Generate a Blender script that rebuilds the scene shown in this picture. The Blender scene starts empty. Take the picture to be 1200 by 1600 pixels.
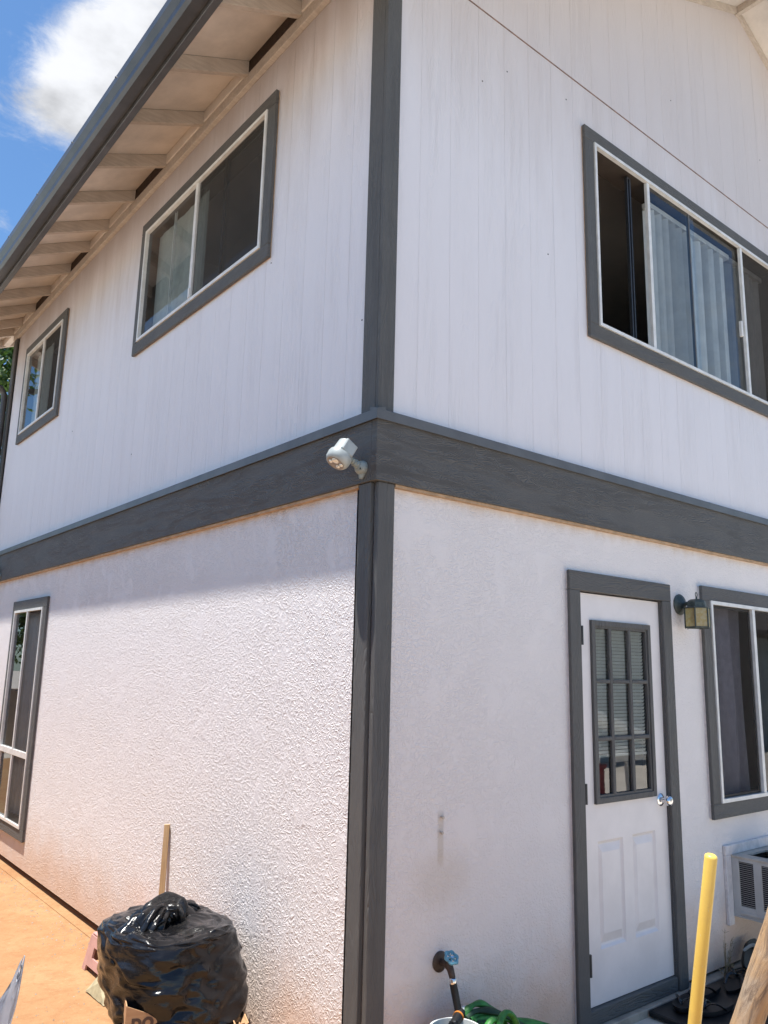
import bpy, bmesh, math, random
from mathutils import Vector, Matrix, noise
R_ = math.radians
random.seed(7)
sc = bpy.context.scene
COL = sc.collection

# ------------------------------------------------------------------ camera
cam_d = bpy.data.cameras.new("camera")
cam = bpy.data.objects.new("camera", cam_d)
COL.objects.link(cam)
cr = Vector((0.77422517, -0.63249459, 0.02293425))
cu = Vector((-0.14134608, -0.137471, 0.98036881))
cd = Vector((0.61692518, 0.76226787, 0.19583414))
M3 = Matrix((cr, cu, -cd)).transposed()
cam.matrix_world = Matrix.Translation((-2.07874385, -2.62016678, 1.69575167)) @ M3.to_4x4()
cam_d.sensor_fit = 'VERTICAL'
cam_d.sensor_height = 36.0
cam_d.sensor_width = 27.0
cam_d.lens = 36.0 * 1235.66 / 1600.0
cam_d.clip_start = 0.05
cam_d.clip_end = 3000
sc.camera = cam

# ------------------------------------------------------------------ sun, sky, exposure
SUN_TRAVEL = Vector((1.0, -0.2, -4.1)).normalized()
sun_d = bpy.data.lights.new("sun", 'SUN')
sun_d.energy = 5.0
sun_d.angle = R_(0.5)
sun_d.color = (1.0, 0.96, 0.9)
sun = bpy.data.objects.new("sun", sun_d)
COL.objects.link(sun)
sun.rotation_euler = SUN_TRAVEL.to_track_quat('-Z', 'Y').to_euler()
sun.location = (-6, 2, 25)
S = -SUN_TRAVEL
SUN_EL = math.asin(S.z)
SUN_ROT = math.atan2(S.x, S.y)

world = bpy.data.worlds.new("World")
sc.world = world
world.use_nodes = True


class NT:
    """small helper that writes node trees"""
    def __init__(self, tree):
        self.t = tree
        self.n = tree.nodes
        self.l = tree.links

    def new(self, typ, **kw):
        nd = self.n.new(typ)
        ins = kw.pop('ins', {})
        for k, v in kw.items():
            setattr(nd, k, v)
        for k, v in ins.items():
            self.set(nd, k, v)
        return nd

    def set(self, nd, k, v):
        s = nd.inputs[k]
        if hasattr(v, 'is_output'):
            self.l.new(v, s)
        else:
            if isinstance(v, tuple) and s.type == 'RGBA' and len(v) == 3:
                v = v + (1,)
            s.default_value = v

    def math(self, op, a, b=None, c=None, clamp=False):
        nd = self.n.new('ShaderNodeMath')
        nd.operation = op
        nd.use_clamp = clamp
        for i, v in enumerate((a, b, c)):
            if v is not None:
                self.set(nd, i, v)
        return nd.outputs[0]

    def vmul(self, v, k):
        nd = self.new('ShaderNodeVectorMath', operation='MULTIPLY', ins={0: v, 1: k})
        return nd.outputs[0]

    def vadd(self, v, k):
        nd = self.new('ShaderNodeVectorMath', operation='ADD', ins={0: v, 1: k})
        return nd.outputs[0]

    def noise(self, vec, scale, detail=3, rough=0.5, dist=0.0):
        nd = self.new('ShaderNodeTexNoise', ins={'Vector': vec, 'Scale': scale, 'Detail': detail, 'Roughness': rough, 'Distortion': dist})
        return nd.outputs[0]

    def mix(self, f, a, b, blend='MIX'):
        nd = self.n.new('ShaderNodeMix')
        nd.data_type = 'RGBA'
        nd.blend_type = blend
        self.set(nd, 0, f)
        self.set(nd, 6, a)
        self.set(nd, 7, b)
        return nd.outputs[2]

    def ss(self, v, a, b, lo=0.0, hi=1.0):
        nd = self.n.new('ShaderNodeMapRange')
        nd.interpolation_type = 'SMOOTHSTEP'
        self.set(nd, 0, v)
        for i, k in enumerate((a, b, lo, hi)):
            nd.inputs[i + 1].default_value = k
        return nd.outputs[0]

    def bump(self, h, strength, dist, normal=None):
        nd = self.new('ShaderNodeBump', ins={'Height': h, 'Strength': strength, 'Distance': dist})
        if normal is not None:
            self.l.new(normal, nd.inputs['Normal'])
        return nd.outputs[0]


w = NT(world.node_tree)
w.n.clear()
out = w.new('ShaderNodeOutputWorld')
bg = w.new('ShaderNodeBackground')
bg.inputs['Strength'].default_value = 0.10
sky = w.new('ShaderNodeTexSky', sky_type='NISHITA')
sky.sun_disc = False
sky.sun_elevation = SUN_EL
sky.sun_rotation = SUN_ROT
sky.air_density = 1.0
sky.dust_density = 0.4
sky.ozone_density = 2.0
tc = w.new('ShaderNodeTexCoord')
dirv = tc.outputs['Generated']
sep = w.new('ShaderNodeSeparateXYZ', ins={0: dirv})
den = w.math('ADD', w.math('MAXIMUM', sep.outputs[2], 0.0), 0.12)
pl = w.new('ShaderNodeCombineXYZ', ins={0: w.math('DIVIDE', sep.outputs[0], den), 1: w.math('DIVIDE', sep.outputs[1], den)}).outputs[0]
big = w.noise(w.vadd(pl, (3.1, 1.7, 0.0)), 1.35, 4, 0.5, 0.2)
fine = w.noise(pl, 7.5, 10, 0.68, 0.6)
wisp = w.noise(w.vmul(pl, (7.0, 16.0, 1.0)), 1.0, 8, 0.65, 0.9)
# one big cumulus over the eave
dist = w.new('ShaderNodeVectorMath', operation='DISTANCE', ins={0: w.vmul(pl, (1.45, 0.85, 1.0)), 1: (0.445, 0.872, 0.0)}).outputs['Value']
blob = w.ss(dist, 0.02, 0.225, 1.0, 0.0)
field = w.math('ADD', w.math('MULTIPLY', big, 0.62), w.math('MULTIPLY', fine, 0.50))
field = w.math('ADD', field, w.math('MULTIPLY', blob, 0.37))
field = w.math('ADD', field, w.math('MULTIPLY', w.math('SUBTRACT', wisp, 0.5), 0.16))
cl = w.ss(field, 0.565, 0.80)
cl = w.math('MULTIPLY', cl, w.ss(sep.outputs[2], 0.0, 0.12))
shade = w.ss(w.noise(w.vadd(pl, (0.05, 0.09, 4.0)), 5.0, 6, 0.55), 0.30, 0.66, 0.55, 1.12)
ccol = w.new('ShaderNodeVectorMath', operation='SCALE', ins={0: (5.5, 5.6, 5.85), 3: shade}).outputs[0]
deep = w.new('ShaderNodeVectorMath', operation='MULTIPLY', ins={0: sky.outputs[0], 1: (0.80, 1.05, 1.22)}).outputs[0]
w.l.new(w.mix(cl, deep, ccol), bg.inputs['Color'])
w.l.new(bg.outputs[0], out.inputs[0])

vs = sc.view_settings
sc.display_settings.display_device = 'sRGB'
vs.view_transform = 'Standard'
vs.look = 'None'
vs.gamma = 1.0
vs.use_curve_mapping = False
vs.exposure = 0.67

# ------------------------------------------------------------------ materials
def mat(name):
    m = bpy.data.materials.new(name)
    m.use_nodes = True
    t = NT(m.node_tree)
    b = m.node_tree.nodes['Principled BSDF']
    pos = t.new('ShaderNodeNewGeometry').outputs['Position']
    return m, t, b, pos


def simple(name, col, rough=0.5, metal=0.0, var=0.12, scale=14.0, bump=0.0, bscale=90.0, spec=0.5):
    m, t, b, pos = mat(name)
    n = t.noise(pos, scale, 5, 0.6)
    f = t.ss(n, 0.3, 0.7, 1 - var, 1 + var)
    c = t.new('ShaderNodeVectorMath', operation='SCALE', ins={0: col, 3: f}).outputs[0]
    t.l.new(c, b.inputs['Base Color'])
    b.inputs['Roughness'].default_value = rough
    b.inputs['Metallic'].default_value = metal
    b.inputs['Specular IOR Level'].default_value = spec
    if bump:
        t.l.new(t.bump(t.noise(pos, bscale, 4, 0.6), bump, 0.004), b.inputs['Normal'])
    return m


def grain_height(t, pos, stretch, ring_scale, rings, rnd=None):
    """wood-grain relief embossed in hardboard: contour lines of a stretched noise"""
    p = t.vmul(pos, stretch)
    if rnd is not None:
        off = t.new('ShaderNodeCombineXYZ', ins={0: t.math('MULTIPLY', rnd, 37.0), 1: t.math('MULTIPLY', rnd, 91.0), 2: t.math('MULTIPLY', rnd, 53.0)}).outputs[0]
        p = t.vadd(p, off)
    n = t.noise(p, ring_scale, 2, 0.45, 0.15)
    s = t.math('SINE', t.math('MULTIPLY', n, rings))
    s = t.math('POWER', t.math('ABSOLUTE', s), 0.55)
    patch = t.ss(t.noise(p, ring_scale * 0.8, 2, 0.5), 0.36, 0.60, 0.15, 1.0)
    return t.math('MULTIPLY', s, patch), p


def mk_siding(name='siding_paint'):
    m, t, b, pos = mat(name)
    rnd = t.new('ShaderNodeObjectInfo').outputs['Random']
    g, p = grain_height(t, pos, (1.0, 1.0, 0.10), 9.0, 60.0, rnd)
    fib = t.noise(t.vmul(pos, (230.0, 230.0, 5.0)), 1.0, 3, 0.6)
    h = t.math('ADD', t.math('MULTIPLY', g, 0.75), t.math('MULTIPLY', fib, 0.5))
    t.l.new(t.bump(h, 0.5, 0.0065), b.inputs['Normal'])
    # dusty run marks and uneven old paint
    runs = t.noise(t.vmul(pos, (16.0, 16.0, 0.55)), 1.0, 5, 0.65)
    runs = t.ss(runs, 0.50, 0.78)
    blot = t.noise(pos, 1.6, 5, 0.6)
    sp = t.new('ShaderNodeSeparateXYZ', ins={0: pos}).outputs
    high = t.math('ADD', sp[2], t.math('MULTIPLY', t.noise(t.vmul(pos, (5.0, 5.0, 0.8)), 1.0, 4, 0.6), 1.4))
    dust_shade = t.math('MULTIPLY', t.ss(high, 4.9, 6.2), t.ss(sp[0], 0.0, 0.01, 1.0, 0.55))  # dust under the eave plus painted eave shade, stronger on the left wall
    c = t.mix(t.math('MULTIPLY', runs, 0.10), (0.755, 0.722, 0.735), (0.65, 0.60, 0.58))
    c = t.mix(t.ss(blot, 0.45, 0.75, 0.0, 0.22), c, (0.69, 0.655, 0.66))
    c = t.mix(t.math('MULTIPLY', dust_shade, 0.72), c, (0.44, 0.36, 0.31))
    c = t.mix(t.math('MULTIPLY', t.math('MULTIPLY', g, 0.10), t.ss(fib, 0.3, 0.7)), c, (0.5, 0.44, 0.41))
    t.l.new(c, b.inputs['Base Color'])
    b.inputs['Roughness'].default_value = 0.55
    return m


def mk_stucco(name='stucco_paint', relief=0.56):
    m, t, b, pos = mat(name)
    # knocked-down texture: raised worms with smooth trowelled islands
    warp = t.new('ShaderNodeTexNoise', ins={'Vector': pos, 'Scale': 16.0, 'Detail': 2.0}).outputs['Color']
    pw = t.vadd(t.vmul(pos, (1.0, 1.0, 1.0)), t.vmul(warp, (0.030, 0.030, 0.030)))
    n1 = t.noise(pw, 47.0, 2, 0.5, 0.5)
    ridge = t.ss(t.math('ABSOLUTE', t.math('SUBTRACT', n1, 0.5)), 0.0, 0.10, 1.0, 0.0)
    n2 = t.noise(pos, 120.0, 3, 0.6)
    isl = t.noise(t.vmul(pw, (1.0, 1.0, 0.72)), 7.5, 2, 0.5, 0.5)
    smooth = t.ss(isl, 0.53, 0.66, 0.0, 0.75)
    rough_h = t.math('ADD', t.math('MULTIPLY', ridge, 0.75), t.math('MULTIPLY', n2, 0.35))
    rough_h = t.math('MULTIPLY', rough_h, t.ss(t.noise(pos, 1.9, 4, 0.6, 0.6), 0.34, 0.64, 0.55, 1.15))
    trowel = t.noise(t.vmul(pos, (9.0, 9.0, 30.0)), 1.0, 3, 0.5)
    h = t.math('ADD', t.math('MULTIPLY', rough_h, t.math('SUBTRACT', 1.0, smooth)), t.math('MULTIPLY', smooth, t.math('ADD', 0.50, t.math('MULTIPLY', trowel, 0.22))))
    t.l.new(t.bump(h, relief, 0.0115), b.inputs['Normal'])
    sp = t.new('ShaderNodeSeparateXYZ', ins={0: pos}).outputs
    blot = t.noise(pos, 2.2, 5, 0.6)
    c = t.mix(t.ss(blot, 0.4, 0.75, 0.0, 0.14), (0.775, 0.732, 0.715), (0.70, 0.655, 0.63))
    # red dirt splashed up from the ground
    lo = t.math('SUBTRACT', sp[2], t.math('MULTIPLY', t.noise(pos, 3.0, 5, 0.65), 0.55))
    red = t.ss(lo, -0.28, 0.34, 0.62, 0.0)
    c = t.mix(red, c, (0.62, 0.36, 0.19))
    # tan line under the band, its edge broken by noise
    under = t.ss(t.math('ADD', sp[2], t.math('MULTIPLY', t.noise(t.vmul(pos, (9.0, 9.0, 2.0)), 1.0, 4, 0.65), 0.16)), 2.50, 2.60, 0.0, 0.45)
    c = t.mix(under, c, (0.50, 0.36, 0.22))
    # stain below two wall screws, to the right of the corner
    sx = t.ss(t.math('ABSOLUTE', t.math('SUBTRACT', sp[0], 0.395)), 0.010, 0.024, 1.0, 0.0)
    sz = t.math('MULTIPLY', t.ss(sp[2], 0.86, 0.92), t.ss(sp[2], 1.08, 1.12, 1.0, 0.0))
    c = t.mix(t.math('MULTIPLY', t.math('MULTIPLY', sx, sz), 0.38), c, (0.42, 0.34, 0.24))
    dd = t.new('ShaderNodeVectorMath', operation='DISTANCE', ins={0: t.vmul(pos, (1.0, 1.0, 1.3)), 1: (0.40, 0.0, 1.08)}).outputs['Value']
    dd = t.math('ADD', dd, t.math('MULTIPLY', t.noise(pos, 14.0, 4, 0.6), 0.12))
    c = t.mix(t.ss(dd, 0.10, 0.30, 0.26, 0.0), c, (0.50, 0.40, 0.28))
    t.l.new(c, b.inputs['Base Color'])
    b.inputs['Roughness'].default_value = 0.85
    b.inputs['Specular IOR Level'].default_value = 0.22
    return m


def mk_trim(name, stretch, col=(0.104, 0.102, 0.098), rings=70.0, amt=0.8):
    m, t, b, pos = mat(name)
    rnd = t.new('ShaderNodeObjectInfo').outputs['Random']
    g, p = grain_height(t, pos, stretch, 11.0, rings, rnd)
    fib = t.noise(t.vmul(pos, tuple(200.0 * s for s in stretch)), 1.0, 3, 0.6)
    h = t.math('ADD', t.math('MULTIPLY', g, amt), t.math('MULTIPLY', fib, 0.55))
    t.l.new(t.bump(h, 0.6, 0.008), b.inputs['Normal'])
    bl = t.noise(pos, 5.0, 5, 0.65)
    c = t.mix(t.ss(bl, 0.42, 0.72, 0.0, 0.5), col, (0.130, 0.124, 0.115))
    t.l.new(c, b.inputs['Base Color'])
    t.l.new(t.ss(fib, 0.3, 0.7, 0.58, 0.74), b.inputs['Roughness'])
    b.inputs['Specular IOR Level'].default_value = 0.35
    return m


def mk_ground():
    m, t, b, pos = mat('stained_concrete')
    a = t.noise(pos, 0.9, 6, 0.6, 0.3)
    f = t.noise(pos, 9.0, 8, 0.7, 0.4)
    g = t.noise(pos, 160.0, 3, 0.7)
    c = t.mix(t.ss(a, 0.36, 0.66), (0.36, 0.185, 0.078), (0.41, 0.25, 0.118))
    c = t.mix(t.ss(f, 0.42, 0.68, 0.0, 0.55), c, (0.31, 0.145, 0.056))
    c = t.mix(t.ss(g, 0.55, 0.75, 0.0, 0.40), c, (0.48, 0.33, 0.19))
    md = t.noise(pos, 34.0, 5, 0.7)
    c = t.mix(t.ss(md, 0.48, 0.70, 0.0, 0.45), c, (0.27, 0.125, 0.05))
    c = t.mix(t.ss(md, 0.42, 0.28, 0.0, 0.45), c, (0.52, 0.36, 0.20))
    t.l.new(c, b.inputs['Base Color'])
    b.inputs['Roughness'].default_value = 0.85
    t.l.new(t.bump(t.math('ADD', t.math('MULTIPLY', md, 0.8), g), 0.55, 0.006), b.inputs['Normal'])
    return m


def mk_glass(name='window_glass', tint=(0.72, 0.76, 0.75), ior=1.9):
    m = bpy.data.materials.new(name)
    m.use_nodes = True
    t = NT(m.node_tree)
    t.n.clear()
    o = t.new('ShaderNodeOutputMaterial')
    geo = t.new('ShaderNodeNewGeometry').outputs['Position']
    wob = t.bump(t.noise(geo, 3.0, 2, 0.5), 0.05, 0.01)
    fr = t.new('ShaderNodeFresnel', ins={'IOR': ior, 'Normal': wob})
    gl = t.new('ShaderNodeBsdfGlossy', ins={'Color': (0.95, 0.97, 1.0), 'Roughness': 0.012, 'Normal': wob})
    tr = t.new('ShaderNodeBsdfTransparent', ins={'Color': tint})
    mx = t.new('ShaderNodeMixShader')
    t.l.new(fr.outputs[0], mx.inputs[0])
    t.l.new(tr.outputs[0], mx.inputs[1])
    t.l.new(gl.outputs[0], mx.inputs[2])
    t.l.new(mx.outputs[0], o.inputs[0])
    return m


def mk_screen(name='insect_screen_mesh', op=0.60):
    m = bpy.data.materials.new(name)
    m.use_nodes = True
    t = NT(m.node_tree)
    t.n.clear()
    o = t.new('ShaderNodeOutputMaterial')
    pos = t.new('ShaderNodeNewGeometry').outputs['Position']
    n = t.noise(t.vmul(pos, (3.0, 3.0, 1.2)), 2.0, 4, 0.6)
    df = t.new('ShaderNodeBsdfDiffuse', ins={'Color': t.mix(n, (0.055, 0.05, 0.045), (0.10, 0.09, 0.08))})
    tr = t.new('ShaderNodeBsdfTransparent')
    mx = t.new('ShaderNodeMixShader', ins={0: op})
    t.l.new(tr.outputs[0], mx.inputs[1])
    t.l.new(df.outputs[0], mx.inputs[2])
    t.l.new(mx.outputs[0], o.inputs[0])
    return m


def mk_wood(name, c1, c2, stretch=(60, 60, 3), rough=0.7, bump=0.3):
    m, t, b, pos = mat(name)
    tcn = t.new('ShaderNodeTexCoord').outputs['Object']
    n = t.noise(t.vmul(tcn, stretch), 1.0, 5, 0.6, 0.6)
    n2 = t.noise(tcn, 8.0, 4, 0.6)
    c = t.mix(t.ss(n, 0.3, 0.7), c1, c2)
    c = t.mix(t.ss(n2, 0.45, 0.8, 0.0, 0.4), c, tuple(k * 0.6 for k in c1))
    t.l.new(c, b.inputs['Base Color'])
    b.inputs['Roughness'].default_value = rough
    t.l.new(t.bump(n, bump, 0.006), b.inputs['Normal'])
    return m


def mk_leaf(name, c1, c2):
    m, t, b, pos = mat(name)
    n = t.noise(pos, 2.2, 3, 0.6)
    n3 = t.noise(pos, 23.0, 2, 0.5)
    c = t.mix(t.ss(n, 0.35, 0.65), c1, c2)
    c = t.mix(t.ss(n3, 0.5, 0.8, 0.0, 0.5), c, (0.16, 0.17, 0.03))
    t.l.new(c, b.inputs['Base Color'])
    b.inputs['Roughness'].default_value = 0.45
    tl = t.new('ShaderNodeBsdfTranslucent', ins={'Color': c})
    mx = t.new('ShaderNodeMixShader', ins={0: 0.4})
    o = m.node_tree.nodes['Material Output']
    t.l.new(b.outputs[0], mx.inputs[1])
    t.l.new(tl.outputs[0], mx.inputs[2])
    t.l.new(mx.outputs[0], o.inputs[0])
    return m


def mk_bag():
    """thin black film: crumpled facets with sharp creases"""
    m, t, b, pos = mat('black_polythene')
    wc = t.new('ShaderNodeTexNoise', ins={'Vector': pos, 'Scale': 9.0, 'Detail': 3.0}).outputs['Color']
    p1 = t.vadd(t.vmul(pos, (0.8, 0.8, 2.3)), t.vmul(wc, (0.09, 0.09, 0.09)))
    def vor(sc_, p):
        nd = t.new('ShaderNodeTexVoronoi', ins={'Vector': p, 'Scale': sc_})
        return nd.outputs['Distance']
    h = t.math('ADD', t.math('MULTIPLY', vor(12.0, p1), 0.62), t.math('MULTIPLY', vor(33.0, p1), 0.20))
    n = t.noise(p1, 40.0, 3, 0.55, 0.8)
    h = t.math('ADD', h, t.math('MULTIPLY', t.math('ABSOLUTE', t.math('SUBTRACT', n, 0.5)), 0.25))
    t.l.new(t.bump(h, 0.30, 0.020), b.inputs['Normal'])
    dust_shade = t.noise(pos, 7.0, 6, 0.7)
    t.l.new(t.ss(dust_shade, 0.4, 0.75, 0.17, 0.36), b.inputs['Roughness'])
    t.l.new(t.mix(t.ss(dust_shade, 0.5, 0.8, 0.0, 0.5), (0.008, 0.008, 0.009), (0.030, 0.026, 0.021)), b.inputs['Base Color'])
    b.inputs['Specular IOR Level'].default_value = 0.45
    return m


M = {}
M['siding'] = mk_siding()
M['stucco'] = mk_stucco()
M['stucco_fine'] = mk_stucco('stucco_paint_finer', 0.42)
M['band'] = mk_trim('band_paint', (0.24, 0.24, 1.0), amt=1.0, rings=130.0)
M['trim_v'] = mk_trim('trim_paint_upright', (1.0, 1.0, 0.12))
M['trim_h'] = mk_trim('trim_paint_level', (0.14, 0.14, 1.0))
M['flash'] = simple('flashing_metal_paint', (0.112, 0.113, 0.112), 0.42, 0.0, 0.15, 6.0, 0.05)
M['gutter'] = simple('gutter_paint', (0.060, 0.058, 0.057), 0.33, 0.0, 0.18, 5.0, 0.04, 30.0)
M['rafter'] = mk_wood('rafter_paint', (0.49, 0.42, 0.35), (0.60, 0.53, 0.455), (5, 60, 60), 0.65, 0.12)
M['soffit'] = simple('soffit_paint', (0.69, 0.635, 0.575), 0.65, 0.0, 0.14, 3.0, 0.08, 60.0)
M['vent'] = simple('vent_mesh', (0.035, 0.020, 0.013), 0.8, 0.0, 0.3, 40.0, 0.3, 200.0)
M['frame'] = simple('window_frame_white', (0.70, 0.69, 0.66), 0.4, 0.0, 0.10, 12.0)
M['doorp'] = simple('door_paint', (0.755, 0.715, 0.70), 0.36, 0.0, 0.05, 4.0, 0.04, 40.0)
M['caulk'] = simple('white_backing_paint', (0.68, 0.63, 0.61), 0.6, 0.0, 0.12, 20.0)
M['tan'] = simple('tan_edge', (0.46, 0.31, 0.19), 0.75, 0.0, 0.2, 20.0)
M['rust'] = simple('rusty_flashing', (0.23, 0.135, 0.10), 0.7, 0.0, 0.35, 25.0)
M['reveal_shade'] = simple('reveal_shade_brown', (0.06, 0.045, 0.035), 0.6)
M['glass'] = mk_glass(tint=(0.90, 0.93, 0.92), ior=1.45)
M['doorglass'] = mk_glass('door_glass', (0.95, 0.97, 0.95), 2.3)
M['screen'] = mk_screen()
M['screen2'] = mk_screen('fine_insect_screen_mesh', 0.34)
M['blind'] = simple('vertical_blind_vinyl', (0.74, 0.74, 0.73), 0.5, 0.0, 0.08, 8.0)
M['blindd'] = simple('blind_vinyl_shade_tone', (0.34, 0.33, 0.31), 0.5, 0.0, 0.08, 8.0)  # darker copy of the blind vinyl, shade put into the colour
M['sheer'] = simple('pale_sheer_cloth', (0.36, 0.37, 0.34), 0.85, 0.0, 0.08, 20.0)
M['curtain'] = simple('dark_curtain_cloth', (0.17, 0.165, 0.20), 0.85, 0.0, 0.12, 20.0, 0.1, 300.0)
M['room'] = simple('room_paint', (0.42, 0.38, 0.34), 0.8, 0.0, 0.08, 2.0)
M['floor'] = simple('room_floor', (0.14, 0.10, 0.07), 0.5, 0.0, 0.2, 5.0)
M['chrome'] = simple('polished_chrome', (0.75, 0.75, 0.76), 0.12, 1.0, 0.05)
M['dmetal'] = simple('dark_hinge_metal', (0.04, 0.04, 0.042), 0.45, 0.4, 0.2, 40.0)
M['lampg'] = simple('lamp_body_plastic', (0.37, 0.40, 0.39), 0.45, 0.0, 0.1, 30.0)
M['lampg2'] = simple('lamp_mount_plastic', (0.27, 0.31, 0.30), 0.45, 0.0, 0.1, 30.0)
M['lens'] = simple('led_lens', (0.80, 0.76, 0.66), 0.10, 0.3, 0.1, 60.0)
M['lensbez'] = simple('led_bezel', (0.22, 0.20, 0.18), 0.3, 0.2, 0.2, 60.0)
M['black'] = simple('black_rubber', (0.007, 0.007, 0.008), 0.5, 0.0, 0.3, 30.0, 0.1)
M['blackgl'] = simple('black_gloss_plastic', (0.008, 0.008, 0.009), 0.2, 0.0, 0.3, 30.0, 0.06)
M['lantern'] = simple('lantern_verdigris_metal', (0.070, 0.085, 0.078), 0.5, 0.3, 0.3, 40.0, 0.15)
M['amber'] = None
M['acbody'] = simple('conditioner_paint', (0.50, 0.49, 0.47), 0.45, 0.0, 0.08, 8.0, 0.05)
M['actop'] = simple('conditioner_dusty_top', (0.50, 0.44, 0.37), 0.6, 0.0, 0.15, 8.0)
M['acdark'] = simple('conditioner_inside', (0.035, 0.024, 0.022), 0.7, 0.0, 0.3, 40.0)
M['bag'] = mk_bag()
M['card'] = mk_wood('cardboard', (0.50, 0.29, 0.145), (0.56, 0.335, 0.175), (2, 2, 90), 0.8, 0.05)
M['cardedge'] = simple('cardboard_cut_edge', (0.62, 0.48, 0.30), 0.8)
M['ink'] = simple('printed_ink', (0.10, 0.058, 0.042), 0.7)
M['stick'] = mk_wood('raw_timber', (0.46, 0.28, 0.13), (0.60, 0.40, 0.21), (70, 70, 3), 0.7, 0.15)
M['pink'] = simple('dusty_pink_plastic', (0.52, 0.30, 0.265), 0.55, 0.0, 0.10, 12.0, 0.05)
M['olive'] = simple('olive_canvas', (0.36, 0.31, 0.19), 0.8, 0.0, 0.2, 18.0, 0.25, 60.0)
M['yellow'] = simple('yellow_paint', (0.84, 0.60, 0.13), 0.32, 0.0, 0.06, 16.0)
M['log'] = None
M['palepole'] = simple('pale_pole_paint', (0.55, 0.58, 0.53), 0.4, 0.0, 0.08, 16.0)
M['sack'] = simple('white_plastic_sack', (0.74, 0.76, 0.80), 0.28, 0.0, 0.08, 20.0, 0.25, 25.0)
_sm = M['sack']; _t = NT(_sm.node_tree)
_tl = _t.new('ShaderNodeBsdfTranslucent', ins={'Color': (0.74, 0.77, 0.82)})
_mx = _t.new('ShaderNodeMixShader', ins={0: 0.55})
_t.l.new(_sm.node_tree.nodes['Principled BSDF'].outputs[0], _mx.inputs[1]); _t.l.new(_tl.outputs[0], _mx.inputs[2]); _t.l.new(_mx.outputs[0], _sm.node_tree.nodes['Material Output'].inputs[0])
M['sackg'] = simple('sack_green_print', (0.30, 0.42, 0.08), 0.3, 0.0, 0.1, 20.0)
M['ground'] = mk_ground()
M['yard'] = simple('pale_yard_concrete', (0.58, 0.52, 0.44), 0.9, 0.0, 0.14, 1.5, 0.3, 40.0)
M['conc'] = simple('bare_concrete', (0.36, 0.30, 0.24), 0.85, 0.0, 0.22, 12.0, 0.3, 90.0)
M['tap'] = simple('painted_over_brass', (0.075, 0.052, 0.04), 0.5, 0.3, 0.3, 60.0, 0.1)
M['tapblue'] = simple('tap_handle_blue', (0.13, 0.33, 0.42), 0.4, 0.0, 0.2, 80.0)
M['green'] = simple('green_hose_cloth', (0.035, 0.19, 0.035), 0.5, 0.0, 0.35, 30.0, 0.35, 160.0)
M['dgreen'] = simple('dark_green_hose_cloth', (0.018, 0.055, 0.025), 0.6, 0.0, 0.35, 30.0, 0.35, 160.0)
M['greyp'] = simple('grey_plastic', (0.23, 0.24, 0.24), 0.5, 0.0, 0.1, 30.0)
M['orange'] = simple('orange_ring_plastic', (0.55, 0.19, 0.03), 0.4)
M['bucket'] = simple('white_bucket_plastic', (0.62, 0.64, 0.62), 0.35, 0.0, 0.07, 9.0)
M['weed'] = simple('dry_weed', (0.23, 0.165, 0.085), 0.8, 0.0, 0.3, 60.0)
M['bark'] = mk_wood('bark', (0.10, 0.07, 0.045), (0.19, 0.14, 0.10), (9, 9, 2), 0.9, 0.7)
M['leaf'] = mk_leaf('tree_leaf', (0.045, 0.10, 0.018), (0.10, 0.17, 0.03))
M['leaf2'] = mk_leaf('hedge_leaf', (0.05, 0.11, 0.02), (0.13, 0.19, 0.04))
M['white'] = simple('white_garden_plastic', (0.76, 0.76, 0.74), 0.35, 0.0, 0.05)
M['red'] = simple('red_cooler_plastic', (0.28, 0.022, 0.035), 0.4)
M['neigh'] = simple('neighbour_board_paint', (0.42, 0.45, 0.44), 0.6, 0.0, 0.10, 3.0, 0.1)
M['shingle'] = simple('roof_shingle', (0.12, 0.10, 0.085), 0.85, 0.0, 0.3, 9.0, 0.4, 60.0)
M['block'] = simple('rendered_block_wall', (0.42, 0.335, 0.26), 0.85, 0.0, 0.12, 5.0, 0.2)


def mk_amber():
    m, t, b, pos = mat('amber_lantern_glass')
    n = t.noise(pos, 60.0, 4, 0.6)
    t.l.new(t.mix(t.ss(n, 0.3, 0.7), (0.50, 0.36, 0.11), (0.58, 0.50, 0.30)), b.inputs['Base Color'])
    b.inputs['Roughness'].default_value = 0.28
    b.inputs['Transmission Weight'].default_value = 0.45
    t.l.new(t.bump(n, 0.4, 0.004), b.inputs['Normal'])
    return m


def mk_log():
    m, t, b, pos = mat('weathered_log')
    o = t.new('ShaderNodeTexCoord').outputs['Object']
    n = t.noise(t.vmul(o, (30.0, 30.0, 5.0)), 1.0, 8, 0.68, 1.6)
    n2 = t.noise(t.vmul(o, (9.0, 9.0, 2.6)), 1.0, 5, 0.6, 1.0)
    c = t.mix(t.ss(n2, 0.35, 0.62), (0.47, 0.30, 0.15), (0.40, 0.32, 0.235))
    c = t.mix(t.ss(n, 0.47, 0.66, 0.0, 0.8), c, (0.16, 0.12, 0.088))
    c = t.mix(t.ss(n, 0.40, 0.30, 0.0, 0.5), c, (0.60, 0.42, 0.23))
    t.l.new(c, b.inputs['Base Color'])
    b.inputs['Roughness'].default_value = 0.8
    t.l.new(t.bump(t.math('SUBTRACT', 1.0, n), 0.7, 0.012), b.inputs['Normal'])
    return m


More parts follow.
